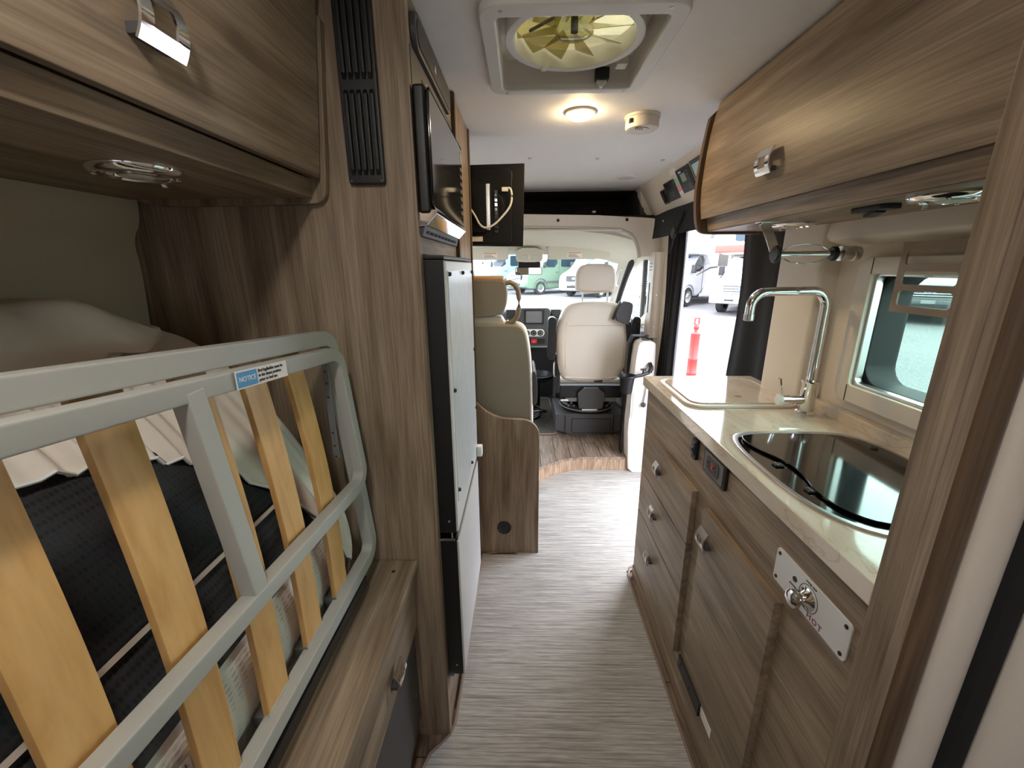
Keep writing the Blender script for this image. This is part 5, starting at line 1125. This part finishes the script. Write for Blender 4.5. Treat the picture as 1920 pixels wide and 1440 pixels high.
def van(label, loc, yaw, paint, name='parked_van', L=5.6, H=2.5, W=1.95, group='vans parked across the lot', chrome_grille=False, oval=True, low=False, dark=False):
    t = thing(name, label, 'van' if name == 'parked_van' else 'truck', loc, group)
    XF.append(Matrix.Translation(loc) @ Matrix.Rotation(math.radians(yaw), 4, 'Z')); w = W / 2
    glass = 'car_glass_dark' if dark else 'car_glass'
    hood = 1.18
    side = chaikin([(0, .36), (-.03, .62), (.02, .95), (.10, 1.10), (.55, 1.27), (.95, 1.42), (1.62, H - .42), (1.95, H - .12), (2.5, H), (L, H), (L, .40), (L - .3, .33), (.3, .30)], 1)
    body = prism('body_shell', side, 'x', -w, w, paint, t, bev=.09, seg=3)
    A_, B_ = Vector((0, 1.02, 1.475)), Vector((0, 1.60, H - .44)); nrm = Vector((0, -(B_.z - A_.z), B_.y - A_.y)).normalized()
    def ws_(u, v): return A_.lerp(B_, v) + Vector((lerp(-w + .13, w - .13, u) * (1 - .08 * v), .10 * (2 * u - 1) ** 2, -.06 * (2 * u - 1) ** 2)) + nrm * .014
    sheet('windscreen', ws_, 9, 5, .012, glass, t)
    for sx in (-1, 1):
        x0, x1 = sorted((sx * (w - .004), sx * (w + .012)))
        sw_ = prism('side_window', chaikin([(1.12, 1.45), (1.66, H - .50), (2.02, H - .46), (2.10, 1.42)], 1), 'x', x0, x1, glass, t, bev=0)
        prism('rear_side_window', rrect(2.35, 3.55, 1.45, H - .45, .08, 3), 'x', x0, x1, glass, t, bev=0)
        box('door_seam', (x0, 2.19, .55), (x1 - .004 if sx > 0 else x1, 2.205, H - .45), 'dark_grey', t, bev=0)
        box('door_handle', (x0 - (.02 if sx < 0 else 0), 1.98, 1.16), (x1 + (.02 if sx > 0 else 0), 2.14, 1.20), 'dark_grey', t, bev=.005)
        box('side_rub_strip', (x0, .95, .62), (x1 + (.01 if sx > 0 else 0), L - .6, .72), 'dark_grey', t, bev=.004)
        tube('wheel_arch', [(sx * (w + .004), .92 + .46 * math.cos(a), .40 + .46 * math.sin(a)) for a in [math.pi * i / 12 for i in range(13)]], .03, 'dark_grey', t, n=6)
        mm = box('door_mirror', (sx * (w + .06) - .09, 1.10, 1.42), (sx * (w + .06) + .09, 1.20, 1.72), 'black_plastic' if not dark else paint, t, bev=.03)
        hl_ = prism('headlamp', chaikin([(sx * (w - .42), .90), (sx * (w - .36), 1.06), (sx * (w - .10), 1.12), (sx * (w - .07), .92)], 1), 'y', -.005, .20, 'headlamp_lens', t, bev=.02)
        prism('fog_lamp', rrect(sx * (w - .30) - .09, sx * (w - .30) + .09, .48, .58, .03, 3), 'y', -.045, .1, 'dark_grey', t, bev=.005)
    g_ = prism('grille', rrect(-.50, .50, .78, 1.06, .06, 4), 'y', -.045, .10, 'black_plastic', t, bev=.01)
    for k in range(4): box('grille_bar', (-.47, -.062, .80 + k * .065), (.47, -.045, .826 + k * .065), 'chrome' if chrome_grille else 'dark_grey', g_, bev=.004)
    if oval:
        em = prism('oval_emblem', ell(0, .93, .13, .055), 'y', -.078, -.060, 'chrome', g_, bev=0); prism('emblem_face', ell(0, .93, .118, .046), 'y', -.081, -.078, 'ford_blue', em, bev=0)
        text('emblem_word', 'Ford', .085, basis((0, -.083, .928), (1, 0, 0), (0, 0, 1)), 'white_sticker', em, 'CENTER', .002)
    else:
        em = ring('star_ring', ell(0, .93, .115, .115), ell(0, .93, .10, .10), 'y', -.080, -.062, 'chrome', g_, bev=0)
        for a in (90, 210, 330): tube('star_arm', [(0, -.07, .93), (.105 * math.cos(math.radians(a)), -.07, .93 + .105 * math.sin(math.radians(a)))], .011, 'chrome', em, n=6)
    box('front_bumper', (-w + .08, -.07, .40), (w - .08, .10, .72), paint if not low else 'dark_grey', t, bev=.05, seg=3)
    box('bumper_intake', (-.42, -.085, .47), (.42, -.06, .60), 'black_plastic', t, bev=.01)
    box('licence_plate', (-.15, -.10, .60), (.15, -.085, .70), 'mid_grey', t, bev=.004)
    veh_wheels(t, w + .01, (.92, L - 1.1)); XF.pop(); return t
def P_(x, y): return (x, y, gz(y))
van('dull green van with slatted grille parked beyond the windscreen', P_(-.35, 23.4), -54, 'paint_green', oval=False, chrome_grille=True, H=2.75)
van('white van with dark grille parked behind the passenger headrest', P_(2.55, 21.2), -43, 'paint_white', H=2.55)
van('pale blue van parked behind the dinette headrest', P_(-3.3, 26.6), -70, 'paint_blue', H=2.5)
van('white van with dark side windows behind the blue van', P_(-8.4, 30.5), -75, 'paint_white', H=2.5)
van('white van seen through the passenger door window', P_(8.3, 28.2), -12, 'paint_white', H=2.6, dark=True)
van('dark pickup with chrome oval emblem outside the kitchen window', P_(11.4, 12.2), -46, 'paint_dark', name='pickup_truck', H=1.95, L=5.4, group='trucks outside', chrome_grille=True, dark=True, low=True)
# ------------------------------------------------------------------ motorhome on a van chassis, side towards the door
def motorhome(label, loc, yaw, cab, paint, front_view=False):
    t = thing('motorhome', label, 'motorhome', loc, 'motorhomes outside')
    XF.append(Matrix.Translation(loc) @ Matrix.Rotation(math.radians(yaw), 4, 'Z')); w = 1.15; cw = .98
    side = chaikin([(0, .42), (-.02, .75), (.05, 1.02), (.70, 1.22), (1.02, 1.36), (1.60, 2.02), (2.4, 2.05), (2.4, .36)], 1)
    prism('cab_shell', side, 'x', -cw, cw, cab, t, bev=.07, seg=3)
    house = chaikin([(1.95, .42), (2.35, .50), (2.30, 1.98), (.85, 2.02), (.52, 2.16), (.46, 2.42), (.85, 2.86), (1.6, 3.08), (7.0, 3.08), (7.0, .45), (6.2, .38)], 1)
    prism('house_body', house, 'x', -w, w, paint, t, bev=.05, seg=3)
    A_, B_ = Vector((0, 1.04, 1.40)), Vector((0, 1.52, 1.95)); nrm = Vector((0, -(B_.z - A_.z), B_.y - A_.y)).normalized()
    sheet('windscreen', lambda u, v: A_.lerp(B_, v) + Vector((lerp(-cw + .12, cw - .12, u) * (1 - .06 * v), .08 * (2 * u - 1) ** 2, -.05 * (2 * u - 1) ** 2)) + nrm * .014, 9, 5, .012, 'car_glass', t)
    for sx in (-1, 1):
        x0, x1 = sorted((sx * (cw - .004), sx * (cw + .012))); h0, h1 = sorted((sx * (w - .004), sx * (w + .010)))
        prism('cab_window', chaikin([(1.10, 1.36), (1.58, 1.94), (2.00, 1.95), (2.02, 1.34)], 1), 'x', x0, x1, 'car_glass_dark', t, bev=0)
        box('door_seam', (x0, 2.06, .5), (x1, 2.075, 1.96), 'dark_grey', t, bev=0)
        prism('house_window', rrect(2.95, 3.85, 1.55, 2.20, .08, 4), 'x', h0, h1, 'car_glass_dark', t, bev=0)
        prism('corner_window', [(1.95, 2.62), (2.25, 2.62), (2.65, 3.04), (2.35, 3.04)], 'x', h0, h1, 'car_glass_dark', t, bev=0)
        prism('body_stripe', [(1.2, 1.20), (2.3, 1.46), (2.95, 1.50), (2.95, 1.56), (2.25, 1.53), (1.2, 1.24)], 'x', h0, h1, 'dark_grey', t, bev=0)
        prism('wide_stripe', [(3.9, 1.9), (4.4, 1.7), (6.9, 1.0), (6.9, 1.25), (4.4, 2.0)], 'x', h0, h1, 'paint_silver', t, bev=0)
        box('cab_mirror', (sx * (cw + .10) - .09, 1.02, 1.30), (sx * (cw + .10) + .09, 1.14, 1.62), 'black_plastic', t, bev=.03)
        tube('mirror_arm', [(sx * cw, 1.15, 1.38), (sx * (cw + .10), 1.10, 1.40)], .02, 'black_plastic', t, n=8)
        tube('wheel_arch', [(sx * (cw + .004), .98 + .46 * math.cos(a), .40 + .46 * math.sin(a)) for a in [math.pi * i / 12 for i in range(13)]], .03, 'mid_grey', t, n=6)
        prism('headlamp', rrect(sx * .72 - .14, sx * .72 + .14, .80, 1.02, .03, 3), 'y', -.04, .2, 'headlamp_lens', t, bev=.02)
    g_ = prism('grille', rrect(-.56, .56, .72, 1.06, .04, 4), 'y', -.05, .1, 'dark_grey', t, bev=.01)
    for k in range(4): box('grille_bar', (-.56, -.075, .735 + k * .085), (.56, -.05, .785 + k * .085), 'chrome', g_, bev=.008)
    em = prism('oval_emblem', ell(0, .90, .16, .065), 'y', -.095, -.072, 'chrome', g_, bev=0); prism('emblem_face', ell(0, .90, .145, .053), 'y', -.098, -.095, 'ford_blue', em, bev=0)
    text('emblem_word', 'Ford', .10, basis((0, -.100, .898), (1, 0, 0), (0, 0, 1)), 'white_sticker', em, 'CENTER', .002)
    box('front_bumper', (-cw + .02, -.16, .40), (cw - .02, .06, .66), 'steel', t, bev=.04, seg=3)
    box('bumper_slot', (-.45, -.175, .50), (.45, -.15, .56), 'black_plastic', t, bev=.005)
    lp = box('licence_plate', (-.16, -.19, .44), (.16, -.17, .58), 'mid_grey', t, bev=.004)
    if front_view:
        prism('overcab_window', rrect(-.55, .55, 2.42, 2.78, .06, 4), 'y', .45, .70, 'car_glass', t, bev=0)
        for z0, z1, m_ in ((2.06, 2.30, 'red_band'),):
            prism('red_band', [(-1.17, z0), (1.17, z0), (1.17, z1), (-1.17, z1)], 'y', .43, .66, m_, t, bev=.03)
    else:
        prism('overcab_window', rrect(-.60, .60, 2.62, 2.80, .04, 4), 'y', .60, .82, 'car_glass', t, bev=0)
        for sx in (1,): text('brand_letters', 'ESS', .26, basis((w + .012, .52, 2.25), (0, 1, 0), (0, 0, 1)), 'mid_grey', t, 'LEFT', .004)
    veh_wheels(t, cw + .02, (.98, 5.3), .38); XF.pop(); return t
motorhome('silver and white motorhome with dark side window beyond the sliding door', P_(5.19, 17.2), -48, 'paint_silver', 'paint_white')
motorhome('motorhome with red band and chrome grille facing the sliding door', P_(7.14, 14.1), -44, 'paint_white', 'paint_cream', True)
# distant low building
XF.append(Matrix.Translation((18, 70, gz(70))) @ Matrix.Rotation(math.radians(-14), 4, 'Z'))
bd = thing('warehouse', 'long low pale warehouse behind the parked vehicles', 'building', (0, 0, 0))
box('warehouse_wall', (-60, 0, 0), (60, 18, 5.2), 'concrete_grey', bd, bev=0); box('roof_edge', (-60.5, -.6, 5.2), (60.5, 18.6, 5.7), 'paint_white', bd, bev=0)
for i in range(9): box('loading_door', (-52 + i * 13, -.1, 0), (-47 + i * 13, .05, 4), 'mid_grey', bd, bev=0)
XF.pop()
